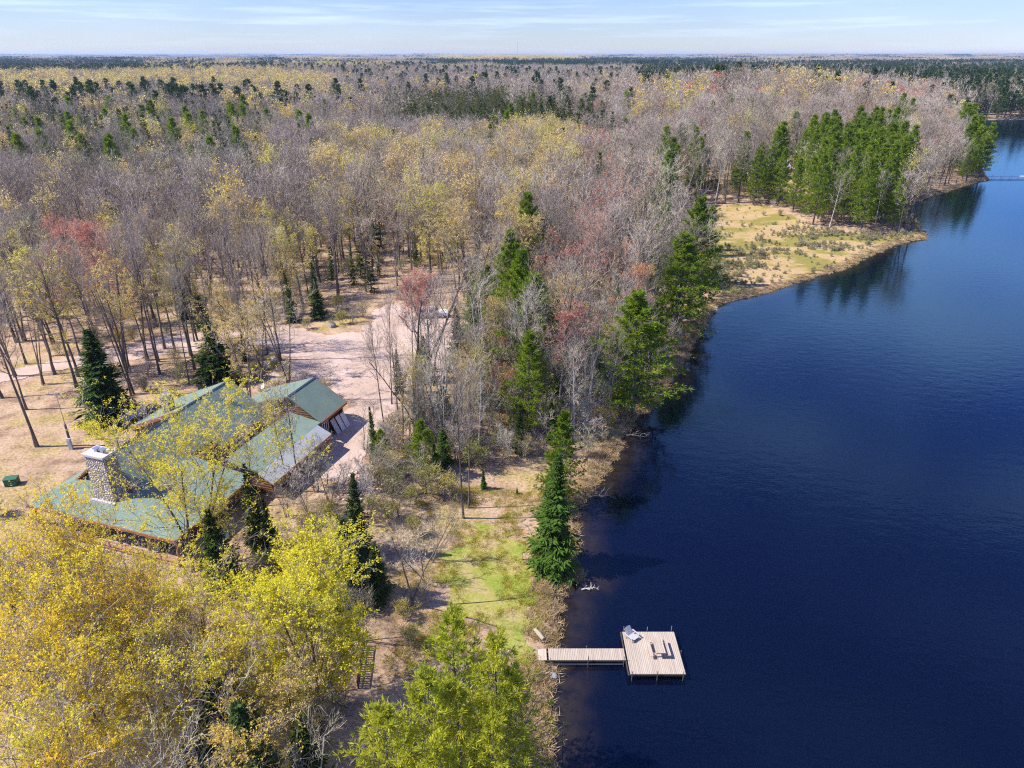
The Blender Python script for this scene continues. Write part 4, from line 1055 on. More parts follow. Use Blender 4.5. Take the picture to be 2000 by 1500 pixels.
for i, (px, py, tp, v_) in enumerate([(808,742,520,2),(826,728,505,4),(838,735,515,0),(850,722,505,2)]):
    put('maple' if i % 2 == 0 else 'bare', px, py, tp, ['red topped maple clump standing in front of the pickup', 'bare trunk beside the red topped clump on the gravel', 'second red topped maple nearer the gravel middle', 'bare trunk nearest the lake side of the red clump'][i], .8, v_)
put('birch', 872, 770, 500, 'tall pale trunk at the edge of gravel in front of the pickup', .6, 0)
put('bare', 765, 790, 520, 'thin leaning bare trunk at the gravel edge beside the garage', .5, 3)
put('bare', 752, 850, 600, 'thin bare trunk in the thicket beside the garage', .5, 1)
put('maple', 990, 745, 640, 'scarlet maple glowing in the belt of bare trees', .95, 0)
put('maple', 975, 830, 700, 'pinkish red maple above the shore bank', .8, 1)
put('birch', 1140, 845, 620, 'pale bare tree at the shore in front of brown brush', .8, 2)
put('birch', 1185, 830, 610, 'pale leaning tree above the shore by the tall pine', .7, 1)
put('birch', 1120, 860, 640, 'pale forked tree on the bank near the shore', .7, 0)
put('airy', 0, 0, 18.5, 'airy yellow tree spreading in front of the lodge roof', 1.2, 0, xy=(-28.6, 52.6))
put('lime', 0, 0, 17, 'dense bright yellow tree below the lodge', 1.12, 0, xy=top_at(560, 1030, 17))
gold = [((35,945),17,1.0,'golden tree covering the far corner of the lodge porch'),((205,1062),16,1.0,'golden tree under the porch roof edge'),((335,1075),15,1.1,'pale golden tree in the middle of the slope below the porch'),
 ((100,1060),17,1.05,'tall golden tree with dark leaning trunk'),((15,1140),17,1.1,'golden tree cut by the picture edge above its neighbour'),((260,1170),15,1.1,'fan shaped golden tree with many thin stems'),
 ((140,1230),16,1.0,'golden tree over the white boulder'),((35,1330),16,1.1,'golden green tree in the lower corner'),((395,1180),13,1.0,'olive gold tree beside the bright yellow tree'),
 ((100,1420),14,1.0,'olive gold tree with thick dark trunk near the lower corner'),((-60,1030),17,1.1,'golden tree at the picture edge by the porch'),((115,985),15,.9,'golden tree with its tip over the porch roof corner'),
 ((255,1040),13,.9,'thin golden tree against the porch railing')]
for i, (t_, H, w_, lab) in enumerate(gold):
    put('gold', 0, 0, H, lab, w_, i, xy=top_at(t_[0], t_[1], H))
for i, (t_, H, w_, lab) in enumerate([((330,1310),14,1.1,'leafless tree with pale limbs below the golden fan'),((430,1360),14,1.1,'half bare tree in the shade at the lower border'),((250,1430),13,1.1,'leafless tree with pale forked limbs at the lower border'),
   ((545,1270),12,1.1,'reddish half bare tree under the bright yellow crown'),((590,1140),11,.8,'leafless tree behind the bright yellow crown'),((640,1000),9,.9,'orange budding tree beside the pointed spruce'),((590,950),9,.8,'orange budding tree in front of the passage'),((520,1400),13,1.1,'leafless tree with fine grey twigs in the lower shade')]):
    put('birch' if i in (0, 2, 4, 7) else 'bud', 0, 0, H, lab, w_*(1.35 if i in (0, 2) else 1), i+1, xy=top_at(t_[0], t_[1], H))
for i, (px, py, tp, lab) in enumerate([(500,990,800,'bare tree growing against the passage roof'),(585,960,735,'thin bare tree in front of the garage roof'),(560,945,745,'yellow tipped thin tree before the garage gable'),(640,985,850,'tangled bare tree below the pale roof strip')]):
    put('bare' if i != 2 else 'bud', px, py, tp, lab, .75, (3, 0, 0, 4)[i])
for i, (t_, H, w_) in enumerate([((882,1180),16,1.0),((955,1220),16,.95),((998,1290),14,.85),((812,1285),16,1.0),((755,1375),15,1.05),((905,1320),15,1.0),((955,1390),14,.95),((850,1430),14,1.05)]):
    put('larch', 0, 0, H, ['tallest feathery larch with its tip on the lawn', 'feathery larch beside the lawn edge', 'feathery larch closest to the dock', 'feathery larch at the shaded edge by the railing', 'low feathery larch spreading over the shaded ground', 'feathery larch in the middle of its clump', 'feathery larch leaning over the lake at the lower border', 'feathery larch cut by the lower border'][i], w_, i, xy=top_at(t_[0], t_[1], H), group='larches by the dock')
put('birch', 1364, 584, 9.5, 'leaning white birch over the marsh shore', .6, 0, tilt=(math.radians(-8), math.radians(38)), rz=0)
yr = np.random.default_rng(5)
for dd in (4, 8, 12, 16, 21, 26): PLACED.append((TX.location.x*(1-dd/124), TX.location.y*(1-dd/124), 2.8))
for i in range(17):
    while True:
        px, py = 700+560*yr.random(), 640+320*yr.random()
        if inside(px, py, [(720,800),(900,640),(1040,610),(1330,650),(1230,790),(1130,870),(1000,930),(720,930)]): break
    kd = ('fir', 'pine', 'pine', 'fir', 'spruce')[i % 5]; h = 3.5+4.5*yr.random()
    put(kd, px, py, h, {'fir': 'young bright fir in the thicket between lot and lake', 'spruce': 'young dark spruce in the thicket between lot and lake', 'pine': 'young yellow green pine in the thicket between lot and lake'}[kd], 1.25, i, group='young conifers in the thicket: '+kd)
for i, (px, py, h) in enumerate([(742,948,3.4),(722,1000,2.6),(765,1012,3),(838,958,4.5),(868,972,4),(800,985,3),(770,960,3.5),(640,1020,3),(620,1050,3.4),(690,1075,2.6),(520,1120,3),(555,1130,3.4)]):
    put('bush', px, py, h, 'yellow leafing shrub on the bank below the garage' if px > 700 else 'yellow leafing shrub on the slope below the passage', 1.1, 0, group='leafing shrubs '+('bank' if px > 700 else 'slope'))
for i, (t_, H) in enumerate([((450,1370),13),((405,1290),11),((490,1450),12),((570,1400),10)]):
    put('spruce', 0, 0, H, ['dark spruce in the shaded gap below the bright yellow tree', 'small dark spruce between golden crowns', 'dark spruce cut by the lower border', 'low dark spruce near the pale stone'][i], 1.2, i, xy=top_at(t_[0], t_[1], H))
n_ = 0
while n_ < 62:
    px, py = 730+560*yr.random(), 640+270*yr.random()
    if not inside(px, py, [(735,905),(770,800),(900,690),(935,640),(1040,610),(1320,650),(1225,785),(1130,865),(900,905)]): continue
    if 780 < px < 900 and py < 850: continue
    kd = ('bare', 'birch', 'bare', 'bare', 'bud')[n_ % 5]; h = 10.5+6.5*yr.random()
    put(kd, px, py, h, {'bare': 'tall thin bare tree in the stand between lot and lake', 'birch': 'tall thin pale barked tree in the stand between lot and lake', 'bud': 'thin budding tree in the stand between lot and lake'}[kd], .85, int(yr.integers(0, 9)), group='thin trees between lot and lake: '+kd); n_ += 1
for i, (px, py, tp) in enumerate([(343,689,390),(385,666,380),(290,704,400),(310,706,420),(322,682,385),(245,716,410),(497,689,440),(485,676,400),(105,670,380),(157,695,430),(52,800,500),(30,735,440),(200,735,450)]):
    put('bare', px, py, tp, 'tall thin dark trunk standing along the drive behind the lodge', .72, int(yr.integers(0, 9)), group='trunks along the drive')
# saplings and brush in the belt and around the buildings
sap = [(690,1010),(720,985),(760,960),(800,930),(830,965),(780,1010),(850,880),(900,900),(940,870),(980,905),(1060,850),(1090,840),(1150,800),(1000,840),(960,830),(920,820),(880,850),(760,890),(740,930),(720,880),(800,860),(840,820),(520,860),(550,850),(500,870),(470,850),(620,960),(650,990),(670,960),(600,1000),(560,1010),(850,1100),(830,1140),(700,1250),(680,1200),(1110,810),(1200,770),(1230,740),(900,760),(930,790),(1060,760),(1100,740),(960,700),(1140,700),(1180,640)]
for i, (px, py) in enumerate(sap):
    z_ = 'bare sapling in the thicket between garage and lake' if px > 690 and py < 1030 else ('bare sapling crowding the passage between lodge and garage' if px < 690 and py < 1020 else 'bare sapling on the shaded slope beside the lawn')
    put('sapling', px, py, 4.5+3*rng.random(), z_, 1.1, i, group='saplings: '+z_[13:])
# ------------------------------------------------------------------ the woods
ZONES = [
 ([(0,192),(480,188),(545,300),(480,345),(330,362),(0,345)], dict(spruce=.42, bare=.38, pine=.12, bud=.08)),
 ([(1250,135),(1560,127),(2100,122),(2100,245),(1905,242),(1840,178),(1560,160),(1400,172),(1250,182)], dict(pine=.4, spruce=.3, bare=.3)),  # dark conifer mix stands in for a cloud's shadow on this band
 ([(85,440),(205,440),(205,600),(85,600)], dict(maple=.5, bare=.4, bud=.1)),
 ([(190,460),(295,460),(295,620),(190,620)], dict(bud=.6, bare=.4)),
 ([(380,430),(585,430),(585,600),(380,600)], dict(bud=.38, bare=.58, spruce=.04)),
 ([(560,500),(735,480),(725,620),(575,640)], dict(spruce=.35, bare=.5, bud=.15)),
 ([(620,280),(1140,268),(1130,430),(900,440),(620,430)], dict(bud=.62, bare=.36, spruce=.02)),
 ([(700,430),(1000,440),(1000,560),(720,560)], dict(bare=.5, bud=.32, spruce=.18)),
 ([(1140,280),(1280,280),(1270,500),(1130,500)], dict(maple=.26, bare=.52, birch=.16, spruce=.06)),
 ([(1000,430),(1300,480),(1260,720),(1000,720)], dict(bare=.55, birch=.28, maple=.06, pine=.05, bud=.06)),
 ([(700,560),(1010,560),(1270,700),(1230,960),(700,1000)], dict(bare=.48, birch=.3, bud=.08, maple=.07, spruce=.07)),
 ([(0,330),(600,320),(740,640),(0,820)], dict(bare=.86, bud=.11, spruce=.03)),
 ([(1880,250),(1945,240),(1945,350),(1880,350)], dict(pine=.8, birch=.2)),
 ([(1470,275),(1770,245),(1780,460),(1490,450)], dict(pine=.78, birch=.12, bare=.10)),
 ([(1310,300),(1480,290),(1500,440),(1310,440)], dict(pine=.2, spruce=.2, cedar=.12, bare=.3, birch=.18)),
 ([(700,192),(1000,188),(1190,245),(1120,278),(780,252)], dict(cedar=.8, spruce=.15, bare=.05)),
 ([(1130,190),(1330,160),(1880,155),(1930,200),(1945,330),(1300,330)], dict(bare=.70, birch=.13, bud=.09, maple=.05, pine=.03)),
 ([(0,150),(520,146),(660,160),(640,186),(300,192),(0,198)], dict(bud=.55, bare=.40, spruce=.05)),
 ([(640,140),(1300,135),(1300,200),(650,200)], dict(bare=.88, pine=.07, bud=.05)),
 ([(1250,135),(1560,125),(2100,121),(2100,245),(1905,242),(1840,178),(1560,160),(1400,172),(1250,182)], dict(pine=.4, spruce=.3, bare=.3)),  # same far band: cloud shadow given by darker tree kinds
 ([(300,118),(720,116),(720,148),(300,148)], dict(bud=.26, bare=.6, pine=.14)),
 ([(-100,118),(300,116),(300,150),(-100,152)], dict(pine=.35, spruce=.3, bare=.35)),
 ([(860,100),(1150,100),(1150,119),(860,119)], dict(bud=.85, bare=.15)),
 ([(840,118),(1400,117),(1400,132),(840,134)], dict(pine=.8, bare=.2)),
 ([(300,109),(560,110),(560,119),(300,119)], dict(spruce=.9, bare=.1)),
]
KS = ['bare', 'bud', 'maple', 'birch', 'spruce', 'pine', 'cedar']
DEF = np.array([.60, .18, .02, .04, .09, .06, .01])
def species(px, py, X, Y):
    Wt = np.tile(DEF, (len(px), 1)); done = np.zeros(len(px), bool)
    jx = px+(fbm(X/18, Y/18, 71)-.5)*60; jy = py+(fbm(X/18, Y/18, 73)-.5)*np.clip((py-105)*.25, 2, 40)
    for poly, wd in ZONES:
        k = inside(jx, jy, poly) & ~done
        Wt[k] = [wd.get(s, 0) for s in KS]; done |= k
    far = ~done
    n1 = fbm(X/170, Y/420, 81); n2 = fbm(X/150, Y/380, 83)
    Wt[far, 1] *= np.clip((n1[far]-.45)*10, .08, 3); Wt[far, 4] *= np.clip((n2[far]-.45)*18, .1, 7); Wt[far, 5] *= np.clip((n2[far]-.45)*18, .1, 7)
    near = Y < 700                                    # clumps within the nearer woods
    cl = fbm(X/14, Y/14, 91)
    Wt[near, 1] *= np.clip(.25+(cl[near]-.35)*5, .25, 3)
    Wt /= Wt.sum(1, keepdims=True)
    c = np.cumsum(Wt, 1); r = rng.random((len(px), 1))
    return np.minimum((r > c).sum(1), len(KS)-1)
def cells(y0, y1, sp, margin=60):
    ys = np.arange(y0, y1, sp); xs = []; yy = []
    for y in ys:
        xm = (y*C_+CAMZ*S_)*(1000+margin)/F
        x = np.arange(-xm, xm, sp); xs.append(x); yy.append(np.full(len(x), y))
    X = np.concatenate(xs); Y = np.concatenate(yy)
    return X+(rng.random(len(X))-.5)*sp*.95, Y+(rng.random(len(X))-.5)*sp*.95
HOUSE = [tuple(L3(u, w, 0)[:2]) for u, w in ((8, -1), (8, 14), (-13, 16.5), (-25, 14), (-26, -8), (-9, -10.5), (2.5, -10))]
YARD = wpoly([(-60,800),(90,770),(330,765),(390,800),(300,860),(180,960),(60,1010),(-60,1010)])
BANK = wpoly([(840,930),(1040,915),(1150,900),(1140,985),(1110,1130),(1080,1330),(860,1330),(820,1100)])
LOT2 = wpoly([(690,930),(860,930),(900,1060),(850,1250),(690,1250)])
LOT = wpoly([(380,850),(560,850),(590,690),(560,640),(640,600),(770,560),(905,600),(905,640),(760,690),(770,930),(720,1120),(380,1120),(330,800),(480,700)])
HOUSE2 = [(cot.location.x+a, cot.location.y+b) for a, b in ((-8, -48), (3, -48), (11, -10), (11, 8), (-11, 8))]
def free(X, Y):
    sd = shore_dist(X, Y); ok = sd > np.where(Y > 250, 2.0, 3.5)
    for poly in (GRAVEL, LAWN, MARSH, HOUSE, YARD, BANK, HOUSE2, LOT, LOT2): ok &= ~inside(X, Y, poly)
    ok &= Y > 57
    ok &= ~((Y < 74) & (X < -25))
    return ok
X, Y = cells(57, 330, 4.9)
Xb, Yb = cells(60, 150, 4.0, 0); bx, by, _ = proj(Xb, Yb, terrain(Xb, Yb)); kb = inside(bx, by, [(760,800),(905,700),(930,630),(1060,600),(1360,620),(1330,700),(1240,800),(1160,880),(1000,900),(800,900)])
X = np.concatenate([X, Xb[kb]]); Y = np.concatenate([Y, Yb[kb]])
k = free(X, Y); X, Y = X[k], Y[k]
PL = np.array(PLACED)
dmin = np.min(np.hypot(X[:, None]-PL[None, :, 0], Y[:, None]-PL[None, :, 1])-PL[None, :, 2], 1); k = dmin > 0; X, Y = X[k], Y[k]
Z = terrain(X, Y)
# leave the drive corridor and open yard thin
thin = inside(X, Y, wpoly([(-80,640),(300,600),(520,610),(560,720),(300,780),(-80,900)])) & (rng.random(len(X)) < .35)
X, Y, Z = X[~thin], Y[~thin], Z[~thin]
px, py, dep = proj(X, Y, Z+12)
k = (px > -70) & (px < 2070) & (py < 1550); X, Y, Z, px, py, dep = X[k], Y[k], Z[k], px[k], py[k], dep[k]
sp = species(px, py, X, Y)
def where(x, y):
    bx, by, _ = proj(x, y, tz(x, y))
    if bx > 1840 and by < 420: return 'on the point above the far dock'
    if bx > 1250 and y > 180: return 'on the wooded rise behind the marsh meadow' if y < 330 else 'on the far rise'
    if bx > 890 and y < 135: return 'in the belt between the gravel lot and the lake'
    if bx > 690 and y < 125: return 'in the thicket beside the garage and gravel'
    if bx > 930: return 'in the wood running inland from the marsh'
    if y < 112: return 'in the open wood between lodge and drive'
    if y < 150: return 'in the wood just across the drive'
    if bx > 560: return 'in the deep wood behind the gravel lot'
    return 'in the deep wood beyond the drive'
LOOK = {'bare': ('tall grey leafless tree', 'middling grey leafless tree', 'low grey leafless tree'), 'bud': ('tall yellow budding tree', 'middling yellow budding tree', 'low yellow budding tree'),
 'maple': ('tall red flowering maple', 'red flowering maple', 'low red flowering maple'), 'birch': ('tall white stemmed birch', 'white stemmed birch', 'low white stemmed birch'),
 'spruce': ('tall dark pointed spruce', 'dark pointed spruce', 'small dark pointed spruce'), 'pine': ('tall green pine', 'green pine', 'low green pine'), 'cedar': ('tall olive cedar', 'olive cedar', 'low olive cedar')}
order = np.argsort(dep); REST = {s: [] for s in KS}; cnt = {s: 0 for s in KS}
CAPN = {'bare': 270, 'bud': 250, 'maple': 90, 'birch': 200, 'spruce': 150, 'pine': 170, 'cedar': 80}
SCL = {'bare': 1.0, 'bud': .97, 'maple': .95, 'birch': .95, 'spruce': 1.25, 'pine': 1.0, 'cedar': 1.5}
for i in order:
    kd = KS[sp[i]]
    f = .72+.5*rng.random(); s = f*SCL[kd]
    if kd == 'spruce': s *= (.7+.6*rng.random())*(.55 if Y[i] < 165 else 1)
    if cnt[kd] < CAPN[kd]:
        cnt[kd] += 1; lod = 0 if (dep[i] < 135 and (kd, 0) in KIT) else 1
        size = 0 if f > 1.05 else (1 if f > .86 else 2)
        lab = LOOK[kd][size]+' '+where(X[i], Y[i])
        tree(kd, lod, int(rng.integers(0, 9)), (X[i], Y[i], Z[i]-.05), (s*(.9+.25*rng.random()), s*(.9+.25*rng.random()), s), rng.random()*6.28, lab, 'trees: '+lab)
    else: REST[kd].append((X[i], Y[i], Z[i], s))
X, Y = cells(330, 1500, 6.8); k = (shore_dist(X, Y) > 2.0) & ~inside(X, Y, HOUSE2); X, Y = X[k], Y[k]
Z = terrain(X, Y); px, py, dep = proj(X, Y, Z+12)
sp = species(px, py, X, Y)
for j, kd in enumerate(KS):
    k = sp == j; n = int(k.sum()); s = (.8+.5*rng.random(n))*SCL[kd]*1.08
    near = np.array(REST[kd]).reshape(-1, 4)
    P = np.vstack([near[:, :3], np.stack([X[k], Y[k], Z[k]], 1)]); s = np.concatenate([near[:, 3], s]); n = len(P)
    if n == 0: continue
    ny = P[:, 1] < 330
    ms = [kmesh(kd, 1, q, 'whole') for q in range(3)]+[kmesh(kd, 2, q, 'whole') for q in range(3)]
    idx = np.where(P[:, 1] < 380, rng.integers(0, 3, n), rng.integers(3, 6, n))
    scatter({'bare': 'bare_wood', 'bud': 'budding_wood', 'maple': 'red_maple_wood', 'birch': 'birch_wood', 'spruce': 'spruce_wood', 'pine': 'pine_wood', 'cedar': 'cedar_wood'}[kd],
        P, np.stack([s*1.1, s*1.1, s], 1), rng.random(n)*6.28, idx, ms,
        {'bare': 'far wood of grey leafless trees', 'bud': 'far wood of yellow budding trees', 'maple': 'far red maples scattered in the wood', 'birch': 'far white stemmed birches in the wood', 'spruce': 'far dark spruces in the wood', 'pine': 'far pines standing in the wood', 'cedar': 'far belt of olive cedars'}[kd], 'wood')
# far canopy patches
def patch(kd, seed, n=42, size=62):
    r = np.random.default_rng(seed); j = MB(); mats = None
    for q in range(n):
        tr, cr, tm, cm, _ = KIT[(kd, 2)][q % len(KIT[(kd, 2)])]
        mats = [tm]+list(cm); ang = r.random()*6.28; s = .8+.5*r.random(); off = np.array([(r.random()-.5)*size, (r.random()-.5)*size, -2.0])
        ca, sa = math.cos(ang), math.sin(ang); Rm = np.array([[ca, sa, 0], [-sa, ca, 0], [0, 0, 1]])
        for v, f, mt in zip(cr.v, cr.f, cr.m): j.v.append((v @ Rm)*np.array([1.3, 1.3, 1])*s+off); j.f.append(f+j.n-0); j.m.append(mt+1)
        j.n += cr.n
    # faces were offset with the running count before this tree's own vertices
    return j, mats
def patch_mesh(kd, seed):
    r = np.random.default_rng(seed); j = MB(); mats = None
    for q in range(40):
        tr, cr, tm, cm, _ = KIT[(kd, 2)][q % len(KIT[(kd, 2)])]
        mats = list(cm); ang = r.random()*6.28; s = .8+.5*r.random(); off = np.array([(r.random()-.5)*62, (r.random()-.5)*62, -1.5])
        ca, sa = math.cos(ang), math.sin(ang); Rm = np.array([[ca, sa, 0], [-sa, ca, 0], [0, 0, 1]])
        base = j.n
        for v, f, mt in zip(cr.v, cr.f, cr.m):
            j.v.append((v @ Rm)*np.array([1.35, 1.35, 1])*s+off); j.f.append(f+base); j.m.append(mt)
        j.n += cr.n
    return j.mesh(kd+'_canopy', mats)
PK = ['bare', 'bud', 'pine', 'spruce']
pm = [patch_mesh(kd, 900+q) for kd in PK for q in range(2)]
PP, PS, PI_ = [], [], []
for y0, y1, spc, sxy, sz in ((1500, 4200, 56, 1.0, 1.0), (4200, 12000, 150, 2.6, 1.15), (12000, 30000, 420, 7.0, 1.4)):
    X, Y = cells(y0, y1, spc, 40); Z = terrain(X, Y); px, py, dep = proj(X, Y, Z+12)
    sp = species(px, py, X, Y); n = len(X)
    kk = np.array([0, 1, 0, 0, 3, 2, 3])[sp]
    PP.append(np.stack([X, Y, Z], 1)); PS.append(np.stack([np.full(n, sxy), np.full(n, sxy), sz*(.85+.35*rng.random(n))], 1)); PI_.append(kk*2+rng.integers(0, 2, n))
PP = np.vstack(PP); scatter('distant_forest', PP, np.vstack(PS), rng.integers(0, 4, len(PP))*PI/2, np.concatenate(PI_), pm, 'forest canopy reaching to the horizon', 'forest')

# ------------------------------------------------------------------ ground cover
def tuft(seed, n, h, spread, w, mat, name, dirup=.8):
    r = np.random.default_rng(seed); mb = MB()
    b = np.stack([r.normal(size=n)*spread, r.normal(size=n)*spread, np.zeros(n)], 1)
    d = r.normal(size=(n, 3))*.5; d[:, 2] = dirup; d = unit(d)
    v, f = spikes(r, b, d, h*(.6+.7*r.random(n)), np.full(n, w)); mb.add(v, f)
    return mb.mesh(name, mat)
tufts = [tuft(1+i, 110, .42, .2, .045, M['sedge'], 'sedge_tuft', .55) for i in range(3)]
A = []
for (ax_, ay_), (bx_, by_) in zip(LAKE[3:52], LAKE[4:53]):
    Ls = math.hypot(bx_-ax_, by_-ay_); n = int(Ls*(7 if ay_ < 120 else 4))
    t = rng.random(n); off = np.abs(rng.normal(size=n))*1.3-.25
    nx_, ny_ = (by_-ay_)/Ls, -(bx_-ax_)/Ls
    A.append(np.stack([ax_+(bx_-ax_)*t-nx_*off, ay_+(by_-ay_)*t-ny_*off], 1))
A = np.vstack(A); sdv = shore_dist(A[:, 0], A[:, 1]); A = A[(sdv > -.3)]
n = len(A); s = .7+.8*rng.random(n)
scatter('shore_sedge', np.stack([A[:, 0], A[:, 1], np.maximum(terrain(A[:, 0], A[:, 1]), 0)-.03], 1), np.stack([s*1.2, s*1.2, s*.8], 1), rng.random(n)*6.28, rng.integers(0, 3, n), tufts, 'dry tan sedge tussocks along the waterline', 'sedge')
# brush on the forest floor
X, Y = cells(36, 260, 3.4, 0); k = (shore_dist(X, Y) > 1.2)
for poly in (GRAVEL, LAWN, HOUSE): k &= ~inside(X, Y, poly)
k &= fbm(X/7, Y/7, 55) > .48
yd = inside(X, Y, YARD) | inside(X, Y, BANK); k &= ~(yd & (rng.random(len(X)) < .85)); k &= ~inside(X, Y, MARSH)
X, Y = X[k], Y[k]; n = len(X); s = .3+.55*rng.random(n)
scatter('undergrowth', np.stack([X, Y, terrain(X, Y)-.03], 1), np.stack([s, s, s], 1), rng.random(n)*6.28, rng.integers(0, 3, n), [kmesh('bush', 0, q, 'whole') for q in range(3)], 'low brush and leafing shrubs on the forest floor', 'undergrowth')
X, Y = cells(60, 150, 2.3, 0); bx, by, _ = proj(X, Y, terrain(X, Y))
k = (shore_dist(X, Y) > 2) & (rng.random(len(X)) < .6) & inside(bx, by, [(690,1010),(700,930),(760,830),(900,740),(930,640),(1040,600),(1340,640),(1330,700),(1240,800),(1190,880),(1050,900),(860,930)]) & (rng.random(len(X)) < .75)
for poly in (GRAVEL, LAWN, HOUSE): k &= ~inside(X, Y, poly)
X, Y = X[k], Y[k]; n = len(X); s = .4+.6*rng.random(n)
scatter('thicket', np.stack([X, Y, terrain(X, Y)-.03], 1), np.stack([s*1.2, s*1.2, s], 1), rng.random(n)*6.28, rng.integers(0, 6, n), [kmesh('sapling', 0, q, 'whole') for q in range(4)]+[kmesh('bush', 0, q, 'whole') for q in range(2)], 'dense thicket of pale twiggy brush between lot and lake', 'thicket')
stk = []
for q in range(3):
    r_ = np.random.default_rng(80+q); mb = MB()
    for _ in range(5):
        a_ = r_.random()*6.28; c_ = r_.normal(size=2)*.5; l_ = .5+1.2*r_.random(); d_ = np.array([math.cos(a_), math.sin(a_)])*l_
        mb.tube([(c_[0], c_[1], .05), (c_[0]+d_[0]*.5, c_[1]+d_[1]*.5, .1+.1*r_.random()), (c_[0]+d_[0], c_[1]+d_[1], .08)], [.035, .028, .012], 4)
    stk.append(mb.mesh('fallen_sticks', M['bark_grey']))
X, Y = cells(36, 170, 5.5, 0); k = (shore_dist(X, Y) > 1.5) & (rng.random(len(X)) < .6)
for poly in (GRAVEL, HOUSE, LAWN, MARSH, YARD): k &= ~inside(X, Y, poly)
X, Y = X[k], Y[k]; n = len(X); s = .6+.7*rng.random(n)
scatter('fallen_sticks', np.stack([X, Y, terrain(X, Y)], 1), np.stack([s, s, s], 1), rng.random(n)*6.28, rng.integers(0, 3, n), stk, 'fallen sticks and deadfall on the leaf litter', 'deadfall')
# marsh shrubs
mtr = [deciduous(760+i, 2.2, .03, .08, 1.1, 10, 4, 4, 2, leaf=1.2, lsize=.2, tw=.03, stems=4, fan=(.5, 1.0)) for i in range(3)]
mms = []
for tr, cr in mtr:
    j = MB(); o = 0
    for src, offm in ((tr, 0), (cr, 1)):
        for v, f, mt in zip(src.v, src.f, src.m): j.v.append(v); j.f.append(f+o); j.m.append(mt+offm)
        o += src.n
    j.n = o; mms.append(j.mesh('marsh_shrub', [M['bark_grey'], M['twig_pale'], M['marshshrub']]))
P = np.array(MARSH); n = 11000
X = P[:, 0].min()+rng.random(n)*np.ptp(P[:, 0]); Y = P[:, 1].min()+rng.random(n)*np.ptp(P[:, 1])
sdv = shore_dist(X, Y); dens = np.clip(1.25-np.abs(sdv-13)/13, 0, 1)*(fbm(X/6, Y/6, 61) > .46)+.05
k = inside(X, Y, MARSH) & (sdv > 1) & (rng.random(n) < dens); X, Y = X[k], Y[k]; n = len(X); s = .08+.22*rng.random(n)**1.5+.25*(rng.random(n) < .03)
scatter('marsh_shrubs', np.stack([X, Y, terrain(X, Y)], 1), np.stack([s, s, s], 1), rng.random(n)*6.28, rng.integers(0, 3, n), mms, 'olive and grey shrubs across the marsh', 'shrubs')
# grass tufts on lawn and litter
gt = [tuft(30+i, 40, .22, .22, .035, M['shrub'], 'grass_tuft', .9) for i in range(2)]
P = np.array(LAWN); n = 2600
X = P[:, 0].min()-4+rng.random(n)*(np.ptp(P[:, 0])+8); Y = P[:, 1].min()-3+rng.random(n)*(np.ptp(P[:, 1])+10)
k = (shore_dist(X, Y) > .8) & (fbm(X/2.5, Y/2.5, 66) > .47); X, Y = X[k], Y[k]; n = len(X); s = .6+.7*rng.random(n)
scatter('lawn_grass', np.stack([X, Y, terrain(X, Y)+.03], 1), np.stack([s, s, s], 1), rng.random(n)*6.28, rng.integers(0, 2, n), gt, 'short grass tufts on the lawn by the dock', 'grass')
# rubble heap below the garage
rk = [rockmesh(40+i).mesh('rubble_stone', M['rock_tan'] if i else M['rock_pale']) for i in range(3)]
c0 = gnd(712, 940); n = 420; X = c0[0]+rng.normal(size=n)*1.5; Y = c0[1]+rng.normal(size=n)*2.2; s = .08+.14*rng.random(n)
scatter('stone_rubble', np.stack([X, Y, terrain(X, Y)+.05], 1), np.stack([s, s, s], 1), rng.random(n)*6.28, rng.integers(0, 3, n), rk, 'heap of pinkish stones below the garage', 'rubble')
# dead branches in the water
def deadbranch(px, py, L, rz, label, seed):
    r = np.random.default_rng(seed); p = at(px, py, .1); mb = MB()
    P0 = np.zeros((1, 6, 3)); s = np.linspace(0, 1, 6); P0[0, :, 0] = s*L; P0[0, :, 1] = np.cumsum(r.normal(size=6))*.06*L; P0[0, :, 2] = .1+.12*np.sin(s*3)
    v, f = tubes(P0, (.07*(1-.7*s))[None], 5); mb.add(v, f)
    P1, l1, _ = children(r, P0, 7, .2, .95, np.full(1, L*.4), .5, .9, .15, .1, 4, .08); v, f = tubes(P1, np.linspace(.035, .012, 4)[None]*np.ones((7, 1)), 4); mb.add(v, f)
    P2, _, _ = children(r, P1, 4, .3, 1, l1*.45, .4, .9, .1, .05, 3, .08); v, f = tubes(P2, np.linspace(.016, .007, 3)[None]*np.ones((len(P2), 1)), 3); mb.add(v, f)
    o = mb.build('dead_branch', M['bark_grey'] if seed == 4 else M['twig_pale']); o.location = (p[0], p[1], .02); o.rotation_euler = (0, 0, rz); tag(o, label, 'branch', 'dead branches along the shore')
deadbranch(1150, 972, 2.4, .1, 'bleached dead branch poking into the lake behind the fir', 1)
deadbranch(1136, 1152, 1.2, .3, 'small pale branch floating off the shore tuft', 2)
deadbranch(1215, 850, 3.0, -.1, 'dead branch lying in the water under the tall pine', 3)
deadbranch(700, 1135, 4.5, .6, 'fallen grey branches beside the shaded spruces', 4)
